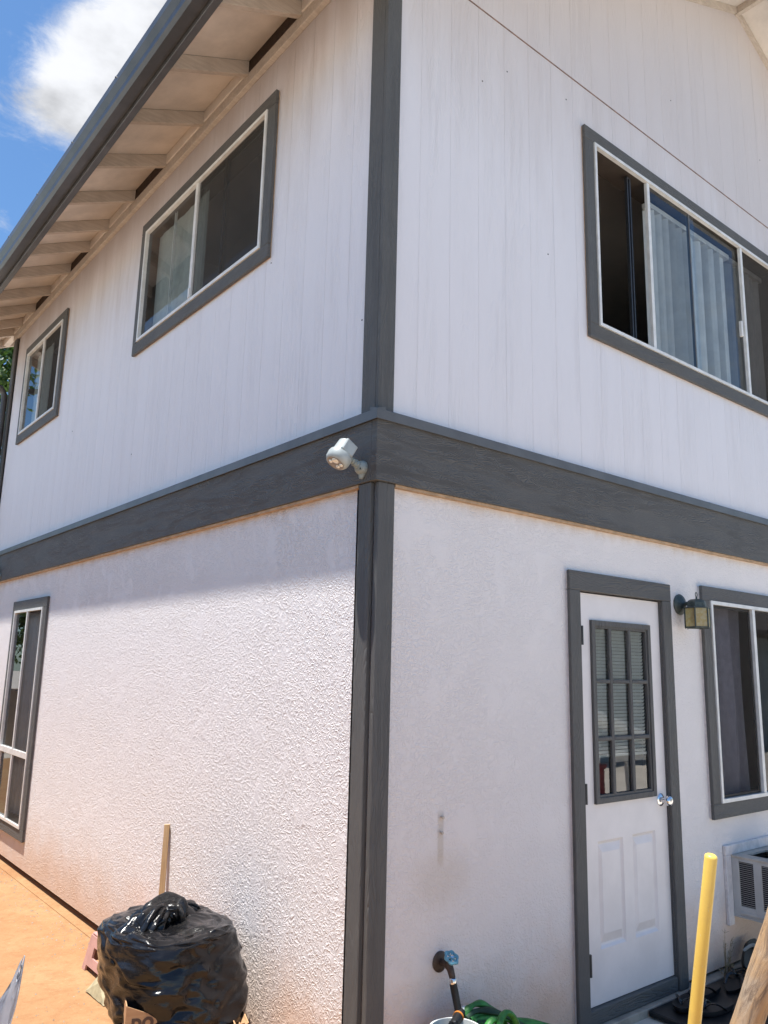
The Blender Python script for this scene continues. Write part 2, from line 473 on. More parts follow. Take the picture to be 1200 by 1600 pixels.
def mk_yellow():
    m, t, b, pos = mat('scuffed_yellow_paint')
    o = t.new('ShaderNodeTexCoord').outputs['Object']
    sc_ = t.noise(t.vmul(o, (40.0, 40.0, 260.0)), 1.0, 4, 0.7)
    dirt = t.noise(o, 13.0, 6, 0.7)
    ch = t.noise(t.vmul(o, (1.0, 1.0, 0.5)), 70.0, 3, 0.6)
    c = t.mix(t.ss(dirt, 0.45, 0.75, 0.0, 0.35), (0.84, 0.60, 0.13), (0.62, 0.42, 0.13))
    c = t.mix(t.ss(sc_, 0.66, 0.74, 0.0, 0.6), c, (0.55, 0.40, 0.17))
    c = t.mix(t.ss(ch, 0.70, 0.75, 0.0, 0.75), c, (0.78, 0.70, 0.46))
    t.l.new(c, b.inputs['Base Color'])
    t.l.new(t.ss(dirt, 0.3, 0.7, 0.28, 0.5), b.inputs['Roughness'])
    t.l.new(t.bump(dirt, 0.15, 0.004), b.inputs['Normal'])
    return m


M['yellow'] = mk_yellow()
M['amber'] = mk_amber()
M['log'] = mk_log()

# ------------------------------------------------------------------ mesh helpers
class MB:
    def __init__(self):
        self.v, self.f = [], []

    def quad(self, a, b, c, d):
        i = len(self.v)
        self.v += [tuple(a), tuple(b), tuple(c), tuple(d)]
        self.f.append((i, i + 1, i + 2, i + 3))
        return self

    def poly(self, pts):
        i = len(self.v)
        self.v += [tuple(p) for p in pts]
        self.f.append(tuple(range(i, i + len(pts))))
        return self

    def hexa(self, p):
        """8 points: 0-3 one face, 4-7 the opposite face"""
        i = len(self.v)
        self.v += [tuple(q) for q in p]
        for f in ((0, 3, 2, 1), (4, 5, 6, 7), (0, 1, 5, 4), (1, 2, 6, 5), (2, 3, 7, 6), (3, 0, 4, 7)):
            self.f.append(tuple(i + k for k in f))
        return self

    def box(self, a, b):
        (x0, y0, z0), (x1, y1, z1) = a, b
        return self.hexa([(x0, y0, z0), (x1, y0, z0), (x1, y1, z0), (x0, y1, z0), (x0, y0, z1), (x1, y0, z1), (x1, y1, z1), (x0, y1, z1)])

    def prism(self, pts, vec):
        """extrude a planar polygon along vec"""
        i = len(self.v)
        n = len(pts)
        vec = Vector(vec)
        self.v += [tuple(Vector(p)) for p in pts] + [tuple(Vector(p) + vec) for p in pts]
        self.f.append(tuple(i + k for k in range(n))[::-1])
        self.f.append(tuple(i + n + k for k in range(n)))
        for k in range(n):
            j = (k + 1) % n
            self.f.append((i + k, i + j, i + n + j, i + n + k))
        return self

    def tube(self, path, rad, n=10, cap=True, flat=1.0, up=None):
        path = [Vector(p) for p in path]
        if not isinstance(rad, (list, tuple)):
            rad = [rad] * len(path)
        base = len(self.v)
        ref = Vector(up) if up else None
        for k, p in enumerate(path):
            a = path[max(0, k - 1)]
            b = path[min(len(path) - 1, k + 1)]
            t = (b - a).normalized()
            if ref is None:
                ref = Vector((0, 0, 1)) if abs(t.z) < 0.9 else Vector((1, 0, 0))
            s = t.cross(ref).normalized()
            u = s.cross(t).normalized()
            ref = u
            for j in range(n):
                th = 2 * math.pi * j / n
                self.v.append(tuple(p + s * (rad[k] * math.cos(th)) + u * (rad[k] * flat * math.sin(th))))
        for k in range(len(path) - 1):
            for j in range(n):
                j2 = (j + 1) % n
                self.f.append((base + k * n + j, base + k * n + j2, base + (k + 1) * n + j2, base + (k + 1) * n + j))
        if cap:
            self.f.append(tuple(base + j for j in range(n))[::-1])
            e = base + (len(path) - 1) * n
            self.f.append(tuple(e + j for j in range(n)))
        return self

    def lathe(self, prof, mat4=None, n=24, cap=True):
        """prof: list of (radius, height) round local z"""
        base = len(self.v)
        mat4 = mat4 or Matrix.Identity(4)
        for r, h in prof:
            for j in range(n):
                th = 2 * math.pi * j / n
                self.v.append(tuple(mat4 @ Vector((r * math.cos(th), r * math.sin(th), h))))
        for k in range(len(prof) - 1):
            for j in range(n):
                j2 = (j + 1) % n
                self.f.append((base + k * n + j, base + k * n + j2, base + (k + 1) * n + j2, base + (k + 1) * n + j))
        if cap:
            self.f.append(tuple(base + j for j in range(n))[::-1])
            e = base + (len(prof) - 1) * n
            self.f.append(tuple(e + j for j in range(n)))
        return self

    def build(self, name, m, parent=None, smooth=False, bevel=0.0, angle=40, fix=True):
        me = bpy.data.meshes.new(name)
        me.from_pydata(self.v, [], self.f)
        bm = bmesh.new()
        bm.from_mesh(me)
        if fix:
            bmesh.ops.recalc_face_normals(bm, faces=bm.faces[:])
        if bevel > 0:
            ed = [e for e in bm.edges if len(e.link_faces) == 2 and e.calc_face_angle(0) > 0.6]
            bmesh.ops.bevel(bm, geom=ed, offset=bevel, segments=1, affect='EDGES', profile=0.5, clamp_overlap=True)
        bm.to_mesh(me)
        bm.free()
        me.materials.append(m)
        o = bpy.data.objects.new(name, me)
        COL.objects.link(o)
        if parent is not None:
            o.parent = parent
            o.matrix_parent_inverse = Matrix.Identity(4)
        if smooth:
            for p in me.polygons:
                p.use_smooth = True
            try:
                me.set_sharp_from_angle(angle=R_(angle))
            except Exception:
                pass
        return o


def tag(o, label=None, cat=None, group=None, kind=None):
    if label: o['label'] = label
    if cat: o['category'] = cat
    if group: o['group'] = group
    if kind: o['kind'] = kind
    return o


def empty(name, loc=(0, 0, 0)):
    e = bpy.data.objects.new(name, None)
    COL.objects.link(e)
    e.location = loc
    e.empty_display_size = 0.1
    return e


def recenter(o):
    """put a mesh's origin at the middle of its base without moving it"""
    me = o.data
    xs = [v.co for v in me.vertices]
    c = Vector((sum(v.x for v in xs) / len(xs), sum(v.y for v in xs) / len(xs), min(v.z for v in xs)))
    for v in me.vertices:
        v.co -= c
    o.location = o.location + c
    return o


# wall frames: side 'R' lies on y=0 and runs along x, side 'L' lies on x=0 and runs along y; d = distance out of the wall
def W(side, u, d, z):
    return (u, -d, z) if side == 'R' else (-d, u, z)


def wbox(mb, side, u0, u1, d0, d1, z0, z1):
    return mb.hexa([W(side, u0, d0, z0), W(side, u1, d0, z0), W(side, u1, d1, z0), W(side, u0, d1, z0),
                    W(side, u0, d0, z1), W(side, u1, d0, z1), W(side, u1, d1, z1), W(side, u0, d1, z1)])


def wall_panel(mb, side, u0, u1, z0, z1, holes, d0, d1):
    us = sorted({u0, u1} | {h[k] for h in holes for k in (0, 1)})
    zs = sorted({z0, z1} | {h[k] for h in holes for k in (2, 3)})
    us = [u for u in us if u0 <= u <= u1]
    zs = [z for z in zs if z0 <= z <= z1]

    def solid(i, j):
        if i < 0 or j < 0 or i >= len(us) - 1 or j >= len(zs) - 1:
            return False
        cu_, cz_ = (us[i] + us[i + 1]) / 2, (zs[j] + zs[j + 1]) / 2
        return not any(h[0] < cu_ < h[1] and h[2] < cz_ < h[3] for h in holes)
    for i in range(len(us) - 1):
        for j in range(len(zs) - 1):
            if not solid(i, j):
                continue
            a, b, c, e = us[i], us[i + 1], zs[j], zs[j + 1]
            for d in (d0, d1):
                mb.quad(W(side, a, d, c), W(side, b, d, c), W(side, b, d, e), W(side, a, d, e))
            if not solid(i - 1, j): mb.quad(W(side, a, d0, c), W(side, a, d1, c), W(side, a, d1, e), W(side, a, d0, e))
            if not solid(i + 1, j): mb.quad(W(side, b, d0, c), W(side, b, d1, c), W(side, b, d1, e), W(side, b, d0, e))
            if not solid(i, j - 1): mb.quad(W(side, a, d0, c), W(side, b, d0, c), W(side, b, d1, c), W(side, a, d1, c))
            if not solid(i, j + 1): mb.quad(W(side, a, d0, e), W(side, b, d0, e), W(side, b, d1, e), W(side, a, d1, e))
    return mb


# ------------------------------------------------------------------ dimensions
HW, HL = 7.42, 6.77              # house width along x, length along y
SLOPE = 0.46
RB = 5.405                       # underside of the rafters at the left wall
def soff(x):                     # underside of the roof deck
    xx = x if x <= HW / 2 else HW - x
    return RB + 0.10 + SLOPE * xx
RAKE = 0.62

# window openings (frame outer size): side, u0, u1, z0, z1
UW = (1.622, 4.02, 3.716, 4.92)
LW = (2.686, 3.80, 0.958, 2.170)
BW = (1.116, 2.917, 4.076, 4.979)
SW = (4.905, 6.085, 4.045, 4.943)
LLW = (4.565, 5.435, 0.350, 2.160)
DOOR = (1.36, 2.163, 0.10, 2.13)

# ------------------------------------------------------------------ ground
g = MB()
g.quad((-150, -150, -0.006), (150, -150, -0.006), (150, 150, -0.006), (-150, 150, -0.006))
ground = tag(g.build('ground', M['yard'], fix=False), 'pale grey concrete of the yard round the house', kind='structure')
g = MB()
g.quad((-2.9, -3.4, 0), (1.35, -3.4, 0), (1.35, 13.0, 0), (-2.9, 13.0, 0))
tag(g.build('patio', M['ground'], fix=False), 'orange dirt stained concrete running along the left wall', kind='structure')
st = MB()
st.box((-0.065, -0.02, -0.05), (-0.004, HL, 0.006))
tag(st.build('footing_strip', M['ground'], bevel=0.002), 'narrow stained concrete strip along the foot of the left wall', kind='structure')
ld = MB()
ld.box((0.0, -0.05, -0.05), (HW, 0.02, 0.032))
tag(ld.build('footing_ledge', M['conc'], bevel=0.004), 'bare concrete ledge at the foot of the door wall', kind='structure')

# ------------------------------------------------------------------ house
house = empty('house', (0, 0, 0))
tag(house, 'two storey house with white stucco below, white board siding above and grey trim', 'house')
TH = 0.14


def hole(w_, g_=0.0):
    return (w_[0] - g_, w_[1] + g_, w_[2] - g_, w_[3] + g_)


wl = wall_panel(MB(), 'L', 0.02, HL, 0.05, 2.74, [hole(LLW)], -TH, 0.0).build('wall', M['stucco'], house, fix=True)
wr = wall_panel(MB(), 'R', 0.0, HW, 0.05, 2.74, [hole(LW), (DOOR[0] - 0.01, DOOR[1] + 0.01, 0.05, DOOR[3] + 0.01), (2.775, 3.27, 0.325, 0.64)], -TH, 0.0).build('wall', M['stucco_fine'], house)
# upper backing walls, seen only in the grooves between boards
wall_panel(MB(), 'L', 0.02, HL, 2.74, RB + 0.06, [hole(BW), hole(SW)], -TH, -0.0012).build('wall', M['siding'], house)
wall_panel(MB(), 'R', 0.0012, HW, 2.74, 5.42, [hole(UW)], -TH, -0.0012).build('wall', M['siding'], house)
gb = MB()
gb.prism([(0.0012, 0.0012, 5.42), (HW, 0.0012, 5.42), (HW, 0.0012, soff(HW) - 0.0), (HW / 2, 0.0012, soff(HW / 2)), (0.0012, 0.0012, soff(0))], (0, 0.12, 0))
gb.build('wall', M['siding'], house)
# far walls of the house
bk = MB()
bk.box((HW - 0.14, 0.15, 0.0), (HW, HL - 0.15, 5.42))
bk.box((0.0, HL - 0.14, 0.0), (HW, HL - 0.001, 5.42))
bk.prism([(0.0, HL - 0.14, 5.42), (HW, HL - 0.14, 5.42), (HW / 2, HL - 0.14, soff(HW / 2))], (0, 0.13, 0))
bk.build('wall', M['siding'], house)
# rooms: floors, ceilings and a partition
fl = MB()
fl.box((0.142, 0.142, -0.05), (HW - 0.142, HL - 0.142, 0.09))
fl.build('floor', M['floor'], house)
ce = MB()
ce.box((0.142, 0.142, 2.55), (HW - 0.142, HL - 0.142, 2.85))
ce.box((0.142, 0.142, 5.25), (HW - 0.142, HL - 0.142, 5.40))
ce.build('ceiling', M['room'], house)
pt_ = MB()
pt_.box((0.142, 3.5, 0.09), (HW - 0.142, 3.6, 2.55))
pt_.box((0.142, 3.5, 2.85), (HW - 0.142, 3.6, 5.25))
pt_.build('partition', M['room'], house)


# siding boards, one object per board
def board_column(side, u0, u1, z0, ztop, holes, name='siding_board'):
    """ztop: function of u"""
    low, high = MB(), MB()
    cuts = sorted({u0, u1} | {c for h in holes for c in (h[0], h[1]) if u0 < c < u1})
    for a, b in zip(cuts, cuts[1:]):
        mid = (a + b) / 2
        iv = [(z0, None)]
        for h in holes:
            if h[0] < mid < h[1]:
                nv = []
                for lo, hi in iv:
                    top = ztop(mid) if hi is None else hi
                    if h[3] <= lo or h[2] >= top:
                        nv.append((lo, hi))
                    else:
                        if h[2] > lo: nv.append((lo, h[2]))
                        if h[3] < top: nv.append((h[3], hi))
                iv = nv
        for lo, hi in iv:
            za = ztop(a) if hi is None else hi
            zb = ztop(b) if hi is None else hi
            mb = low if lo == z0 else high
            mb.hexa([W(side, a, -0.012, lo), W(side, b, -0.012, lo), W(side, b, 0, lo), W(side, a, 0, lo),
                     W(side, a, -0.012, za), W(side, b, -0.012, zb), W(side, b, 0, zb), W(side, a, 0, za)])
    for mb in (low, high):
        if mb.v:
            mb.build(name, M['siding'], house)


GAP = 0.0017
us = [0.016] + [0.2195 + 0.2052 * k for k in range(0, 36)]
us = [u for u in us if u < HW] + [HW]
SEAM = 5.302
for a, b in zip(us, us[1:]):
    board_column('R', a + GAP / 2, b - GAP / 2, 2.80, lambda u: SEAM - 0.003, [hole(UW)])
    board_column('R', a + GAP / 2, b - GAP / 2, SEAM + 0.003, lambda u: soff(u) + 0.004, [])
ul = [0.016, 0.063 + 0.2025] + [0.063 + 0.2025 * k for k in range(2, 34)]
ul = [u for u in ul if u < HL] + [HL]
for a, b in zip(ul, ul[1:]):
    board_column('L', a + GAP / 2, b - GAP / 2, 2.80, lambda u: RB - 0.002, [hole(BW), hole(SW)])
sm = MB()
wbox(sm, 'R', 0.07, HW, -0.006, 0.0025, SEAM - 0.0045, SEAM + 0.0035)
tag(sm.build('seam_flashing', M['rust'], house), 'thin brown rusty flashing line across the upper wall')

# nail heads and small scars in the boards
for side, u, z in (('R', 1.39, 5.12), ('R', 0.86, 5.02), ('R', 1.19, 4.02), ('R', 3.95, 5.9), ('R', 0.66, 4.85), ('R', 2.6, 5.75), ('L', 0.145, 3.30), ('L', 1.02, 3.95), ('L', 2.9, 3.2), ('L', 4.35, 3.7)):
    mb = MB(); a = W(side, u, -0.001, z); b = W(side, u, 0.0012, z - 0.001)
    mb.tube([a, b], [0.005, 0.0042], 7); mb.build('nail_head', M['dmetal'], house)

# band between the storeys, with its sloped flashing
bd = MB()
wbox(bd, 'R', -0.038, HW, 0.0, 0.038, 2.495, 2.772)
bd.build('band_board', M['band'], house, bevel=0.002)
bd = MB()
wbox(bd, 'L', 0.0005, HL, 0.0, 0.0375, 2.4955, 2.7715)
bd.build('band_board', M['band'], house, bevel=0.002)
bd = MB(); wbox(bd, 'R', 0.082, HW, 0.0, 0.027, 2.482, 2.4945); bd.build('band_edge', M['tan'], house)
bd = MB(); wbox(bd, 'L', 0.100, HL, 0.0, 0.027, 2.482, 2.4945); bd.build('band_edge', M['tan'], house)
prof = [(0.001, 2.826), (0.001, 2.800), (0.046, 2.772), (0.0475, 2.766), (0.051, 2.766), (0.051, 2.806), (0.047, 2.8125)]
fm = MB()
fm.prism([W('R', -0.0508, d, z) for d, z in prof], (HW + 0.05, 0, 0))
fm.build('flashing', M['flash'], house)
fm = MB()
fm.prism([W('L', -0.0505, d, z - 0.0006) for d, z in prof], (0, HL + 0.05, 0))
fm.build('flashing', M['flash'], house)

# corner boards
cb = MB(); wbox(cb, 'R', -0.022, 0.067, 0.0, 0.022, 2.815, 5.60); cb.build('corner_board', M['trim_v'], house, bevel=0.003)
cb = MB(); wbox(cb, 'L', 0.0008, 0.104, 0.0, 0.0212, 2.815, RB - 0.08); cb.build('corner_board', M['trim_v'], house, bevel=0.003)
cb = MB(); wbox(cb, 'R', -0.012, 0.080, 0.001, 0.026, 0.03, 2.494); cb.build('corner_board', M['trim_v'], house, bevel=0.003)
cb = MB(); wbox(cb, 'L', 0.010, 0.096, 0.001, 0.028, 0.03, 2.494); cb.build('corner_board', M['trim_v'], house, bevel=0.003)
cb = MB(); wbox(cb, 'L', HL - 0.10, HL + 0.02, 0.0, 0.022, 2.815, RB - 0.01); wbox(cb, 'L', HL - 0.10, HL + 0.02, 0.0, 0.022, 0.03, 2.494)
cb.build('corner_board', M['trim_v'], house, bevel=0.003)

# ------------------------------------------------------------------ eave: rafters, soffit panels, blocking, fascia, gutter
rf = [-0.40, 0.170, 0.782, 1.393, 2.012, 2.630, 3.235, 3.800, 4.270, 4.820, 5.420, 5.960, 6.430, 6.790, 7.25]
FX = -0.590                      # inner face of the fascia
def rb(x): return RB + SLOPE * x
first_raft = None
for k, y in enumerate(rf):
    if y < 0: 
        continue
    r = MB()
    x0, x1 = FX, 0.10
    pts = [(x0, y - 0.019, rb(x0)), (x1, y - 0.019, rb(x1)), (x1, y - 0.019, rb(x1) + 0.0985), (x0, y - 0.019, rb(x0) + 0.0985)]
    if first_raft is None:
        r.prism([(p[0], -0.019, p[2]) for p in pts], (0, 0.038, 0))
        first_raft = r.build('rafter', M['rafter'], house, bevel=0.002)
        first_raft.location = (0, y, 0)
    else:
        o = first_raft.copy()
        COL.objects.link(o)
        o.location = (0, y, 0)
vents = {2, 5, 8, 10}            # bays left open with dark mesh
for k in range(len(rf) - 1):
    a, b = rf[k] + 0.0195, rf[k + 1] - 0.0195
    s = MB()
    ya = max(a, -RAKE + 0.03)
    s.hexa([(FX, ya, rb(FX) + 0.0985), (0.1, ya, rb(0.1) + 0.0985), (0.1, b, rb(0.1) + 0.0985), (FX, b, rb(FX) + 0.0985),
            (FX, ya, rb(FX) + 0.108), (0.1, ya, rb(0.1) + 0.108), (0.1, b, rb(0.1) + 0.108), (FX, b, rb(FX) + 0.108)])
    s.build('soffit_panel', M['soffit'], house)
    if a < 0.0:
        continue
    v = MB()
    if k in vents:
        v.box((-0.038, a, RB - 0.0025), (0.02, b, RB + 0.0800))
        v.build('vent_mesh', M['vent'], house)
    else:
        v.box((-0.044, a + 0.001, RB - 0.0025), (0.02, b - 0.001, RB + 0.0775))
        v.build('blocking', M['soffit'], house, bevel=0.002)
fz = MB(); wbox(fz, 'L', -0.0, HL + 0.02, 0.0, 0.036, 5.325, RB - 0.003)
fz.build('frieze_board', M['rafter'], house, bevel=0.003)
fa = MB(); fa.box((-0.632, -RAKE, 5.030), (FX - 0.001, HL + RAKE, 5.215))
fa.build('fascia', M['gutter'], house, bevel=0.003)
# gutter: an open trough with a rolled front lip
gp = [(-0.634, 5.175), (-0.634, 5.060), (-0.705, 5.052), (-0.722, 5.075), (-0.724, 5.110), (-0.748, 5.150), (-0.752, 5.188), (-0.742, 5.192), (-0.738, 5.180),
      (-0.744, 5.176), (-0.740, 5.154), (-0.717, 5.114), (-0.715, 5.080), (-0.702, 5.058), (-0.637, 5.066), (-0.637, 5.175)]
gu = MB()
gu.prism([(x, -RAKE - 0.02, z) for x, z in gp], (0, HL + 2 * RAKE + 0.04, 0))
gu.build('gutter', M['gutter'], house)
gc = MB()
for yy in (-RAKE - 0.024, HL + RAKE + 0.021):
    gc.prism([(x, yy, z) for x, z in ((-0.633, 5.18), (-0.633, 5.058), (-0.706, 5.050), (-0.726, 5.075), (-0.754, 5.15), (-0.754, 5.19))], (0, 0.003, 0))
gc.build('gutter_end', M['gutter'], house)
for k in range(10):
    h = MB(); yy = 0.1 + 0.8 * k
    h.tube([(-0.7515, yy, 5.181), (-0.757, yy, 5.181)], 0.005, 6)
    h.box((-0.75, yy - 0.008, 5.1905), (-0.633, yy + 0.008, 5.194))
    h.build('gutter_hanger', M['gutter'], house)
# roof slopes and ridge
ro = MB()
for s_ in (0, 1):
    P = []
    for (x, up) in ((-0.70, 0.109), (HW / 2, 0.109), (HW / 2, 0.160), (-0.70, 0.160)):
        z = rb(x) + up
        P.append(((x if s_ == 0 else HW - x), -RAKE, z))
    ro.prism(P, (0, HL + 2 * RAKE, 0))
ro.build('roof', M['shingle'], house)
# soffit of the gable overhang, its frieze boards, rake boards and ridge beam
gs = MB()
for s_ in (0, 1):
    xa, xb = (0.101, HW / 2 - 0.021) if s_ == 0 else (HW - 0.101, HW / 2 + 0.021)
    gs.hexa([(xa, -RAKE + 0.03, soff(xa) + 0.0), (xb, -RAKE + 0.03, soff(xb)), (xb, 0.02, soff(xb)), (xa, 0.02, soff(xa)),
             (xa, -RAKE + 0.03, soff(xa) + 0.009), (xb, -RAKE + 0.03, soff(xb) + 0.009), (xb, 0.02, soff(xb) + 0.009), (xa, 0.02, soff(xa) + 0.009)])
gs.build('soffit_panel', M['soffit'], house)
for s_ in (0, 1):
    xa, xb = (0.07, HW / 2 - 0.0) if s_ == 0 else (HW, HW / 2 + 0.001)
    f = MB()
    f.prism([(xa, -0.0, soff(xa) - 0.055), (xb, -0.0, soff(xb) - 0.055), (xb, -0.0, soff(xb) - 0.002), (xa, -0.0, soff(xa) - 0.002)], (0, -0.025, 0))
    f.build('frieze_board', M['rafter'], house)
    xa, xb = (-0.70, HW / 2) if s_ == 0 else (HW + 0.70, HW / 2 + 0.001)
    f = MB()
    zf = lambda x: RB + 0.10 + SLOPE * (x if x <= HW / 2 else HW - x)
    f.prism([(xa, -RAKE, zf(xa) - 0.10), (xb, -RAKE, zf(xb) - 0.10), (xb, -RAKE, zf(xb) + 0.062), (xa, -RAKE, zf(xa) + 0.062)], (0, -0.03, 0))
    f.build('rake_board', M['gutter'], house)
rg = MB(); rg.box((HW / 2 - 0.02, -RAKE + 0.002, soff(HW / 2) - 0.075), (HW / 2 + 0.02, 0.0, soff(HW / 2) + 0.004))
rg.build('ridge_beam', M['rafter'], house, bevel=0.002)

# downspout at the far corner of the left wall
ds = MB()
yd = HL - 0.02
ds.tube([(-0.68, yd, 5.05), (-0.68, yd, 4.93), (-0.62, yd, 4.85), (-0.20, yd, 4.755), (-0.11, yd, 4.72), (-0.072, yd, 4.66), (-0.066, yd, 4.58), (-0.066, yd, 2.3), (-0.066, yd, 0.12), (-0.16, yd, 0.05)], 0.033, 10, up=(0, 1, 0))
ds.build('downspout', M['gutter'], house, smooth=True, angle=60)


# ------------------------------------------------------------------ windows
def trim_set(parent, side, w_, width, d1=0.022, backing=0.0):
    u0, u1, z0, z1 = w_
    o = 0.004
    d0 = backing
    for nm, a, b, c, e, mt in (('trim_board', u0 - width, u1 + width, z1 + o, z1 + width, 'trim_h'), ('trim_board', u0 - width, u1 + width, z0 - width, z0 - o, 'trim_h'),
                               ('trim_board', u0 - width, u0 - o, z0 - o + 0.0006, z1 + o - 0.0006, 'trim_v'), ('trim_board', u1 + o, u1 + width, z0 - o + 0.0006, z1 + o - 0.0006, 'trim_v')):
        mb = MB()
        wbox(mb, side, a, b, d0 + 0.0003, d1 + d0, c, e)
        mb.build(nm, M[mt], parent, bevel=0.0025)
    if backing:
        mb = MB()
        wd = width - 0.004
        wall_panel(mb, side, u0 - wd, u1 + wd, z0 - wd, z1 + wd, [(u0 - o, u1 + o, z0 - o, z1 + o)], 0.0002, d0)
        mb.build('trim_backing', M['tan'] if z0 > 3 else M['caulk'], parent)  # upper windows: tan caulk edge with warm ground bounce put into its colour


def frame_ring(mb, side, u0, u1, z0, z1, wd, d0, d1):
    return wall_panel(mb, side, u0, u1, z0, z1, [(u0 + wd, u1 - wd, z0 + wd, z1 - wd)], d0, d1)


def pane(parent, side, u0, u1, z0, z1, d, m='glass', name='pane'):
    mb = MB()
    P = [W(side, u0, d, z0), W(side, u1, d, z0), W(side, u1, d, z1), W(side, u0, d, z1)]
    if side == 'L':
        P = P[::-1]
    mb.quad(*P)                      # faces out of the wall
    return mb.build(name, M[m], parent, fix=False)


def sash(parent, side, u0, u1, z0, z1, wd, d0, d1, m='frame', name='sash'):
    return frame_ring(MB(), side, u0, u1, z0, z1, wd, d0, d1).build(name, M[m], parent, bevel=0.0012)


def window(side, w_, width=0.092, fw=0.022, d1=0.03, backing=0.0):
    u0, u1, z0, z1 = w_
    fr = frame_ring(MB(), side, u0 - 0.0035, u1 + 0.0035, z0 - 0.0035, z1 + 0.0035, fw, 0.004 + backing, d1 + backing).build('window', M['frame'], house, bevel=0.0015)
    frame_ring(MB(), side, u0 + 0.0015, u1 - 0.0015, z0 + 0.0015, z1 - 0.0015, 0.012, -TH + 0.002, 0.0038 + backing).build('reveal_shade', M['reveal_shade'], fr)  # dark ring added over the pale reveal, standing in for its shade
    trim_set(fr, side, w_, width, backing=backing)
    return fr


def mullion(parent, side, u, z0, z1, wd, d0, d1):
    mb = MB()
    wbox(mb, side, u - wd / 2, u + wd / 2, d0, d1, z0, z1)
    return mb.build('mullion', M['frame'], parent, bevel=0.0015)


def vblinds(side, u0, u1, z0, z1, d, m, seed=1, width=0.078, pitch=0.087):
    """vertical blind: each vane a slat of its own under the window's blind"""
    rnd = random.Random(seed)
    rail = MB()
    wbox(rail, side, u0, u1, d - 0.05, d, z1 - 0.035, z1)
    root = rail.build('blind', M[m], house)
    n = int((u1 - u0) / pitch)
    for k in range(n):
        u = u0 + pitch * (k + 0.5)
        th = R_(rnd.uniform(5, 74))
        mb = MB()
        s = 4
        pts = []
        for q in range(s + 1):
            f = q / s - 0.5
            cu_ = 0.006 * math.cos(f * math.pi)
            pts.append((u + f * width * math.cos(th), d - 0.03 + f * width * math.sin(th) + cu_))
        for q in range(s):
            (a, da), (b, db) = pts[q], pts[q + 1]
            mb.quad(W(side, a, da, z0), W(side, b, db, z0), W(side, b, db, z1 - 0.037), W(side, a, da, z1 - 0.037))
        mb.build('vane', M[m], root, smooth=True)
    return root


# upper window on the right wall
wd = window('R', UW, fw=0.020, backing=0.005)
tag(wd, 'three part upper window with vertical blinds and its left light open')
mullion(wd, 'R', 2.205, UW[2] + 0.019, UW[3] - 0.019, 0.030, 0.006, 0.0285)
mullion(wd, 'R', 3.445, UW[2] + 0.019, UW[3] - 0.019, 0.030, 0.006, 0.0285)
sash(wd, 'R', 2.02, 2.06, UW[2] + 0.03, UW[3] - 0.03, 0.012, -0.030, -0.010, 'dmetal', 'screen_stile')
pane(wd, 'R', 2.215, 2.80, UW[2] + 0.018, UW[3] - 0.018, 0.009)
pane(wd, 'R', 2.77, 3.44, UW[2] + 0.018, UW[3] - 0.018, -0.004)
mullion(wd, 'R', 2.735, UW[2] + 0.02, UW[3] - 0.02, 0.014, -0.008, 0.012).data.materials[0] = M['flash']
pane(wd, 'R', 3.45, 4.0, UW[2] + 0.018, UW[3] - 0.018, 0.010, 'screen', 'screen')
lt = MB(); wbox(lt, 'R', 3.395, 3.420, -0.003, 0.018, 4.18, 4.30); lt.build('latch', M['frame'], wd, bevel=0.002)
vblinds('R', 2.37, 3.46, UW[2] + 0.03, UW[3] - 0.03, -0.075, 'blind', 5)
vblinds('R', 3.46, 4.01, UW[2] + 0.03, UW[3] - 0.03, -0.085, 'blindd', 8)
# lower window on the right wall
wd = window('R', LW, backing=0.012)
tag(wd, 'lower window beside the door with a dark curtain behind its left light')
mullion(wd, 'R', 3.235, LW[2] + 0.019, LW[3] - 0.019, 0.034, 0.010, 0.0395)
pane(wd, 'R', LW[0] + 0.016, 3.24, LW[2] + 0.016, LW[3] - 0.016, 0.020, 'screen2', 'screen')
pane(wd, 'R', 3.23, LW[1] - 0.016, LW[2] + 0.016, LW[3] - 0.016, 0.016)
sash(wd, 'R', LW[0] + 0.02, 3.21, LW[2] + 0.02, LW[3] - 0.02, 0.016, 0.012, 0.0195, 'dmetal', 'screen_rim')
cu2 = MB()
N = 90
for side_ in (0,):
    prev = None
    for k in range(N + 1):
        u = LW[0] + 0.01 + (3.26 - LW[0] - 0.01) * k / N
        s = k / N
        d = -0.075 + 0.024 * math.sin(s * 12.0 + 0.6) + 0.007 * math.sin(s * 27 + 2.0)
        if prev:
            (pu, pd) = prev
            for q in range(6):
                za, zb = 0.93 + 1.28 * q / 6, 0.93 + 1.28 * (q + 1) / 6
                wob = lambda z: 0.010 * math.sin(z * 3.0 + s * 6)
                cu2.quad(W('R', pu, pd + wob(za), za), W('R', u, d + wob(za), za), W('R', u, d + wob(zb), zb), W('R', pu, pd + wob(zb), zb))
        prev = (u, d)
cur = cu2.build('curtain', M['curtain'], house, smooth=True, angle=180)
bmm = bmesh.new(); bmm.from_mesh(cur.data); bmesh.ops.remove_doubles(bmm, verts=bmm.verts[:], dist=1e-4); bmesh.ops.recalc_face_normals(bmm, faces=bmm.faces[:]); bmm.to_mesh(cur.data); bmm.free()

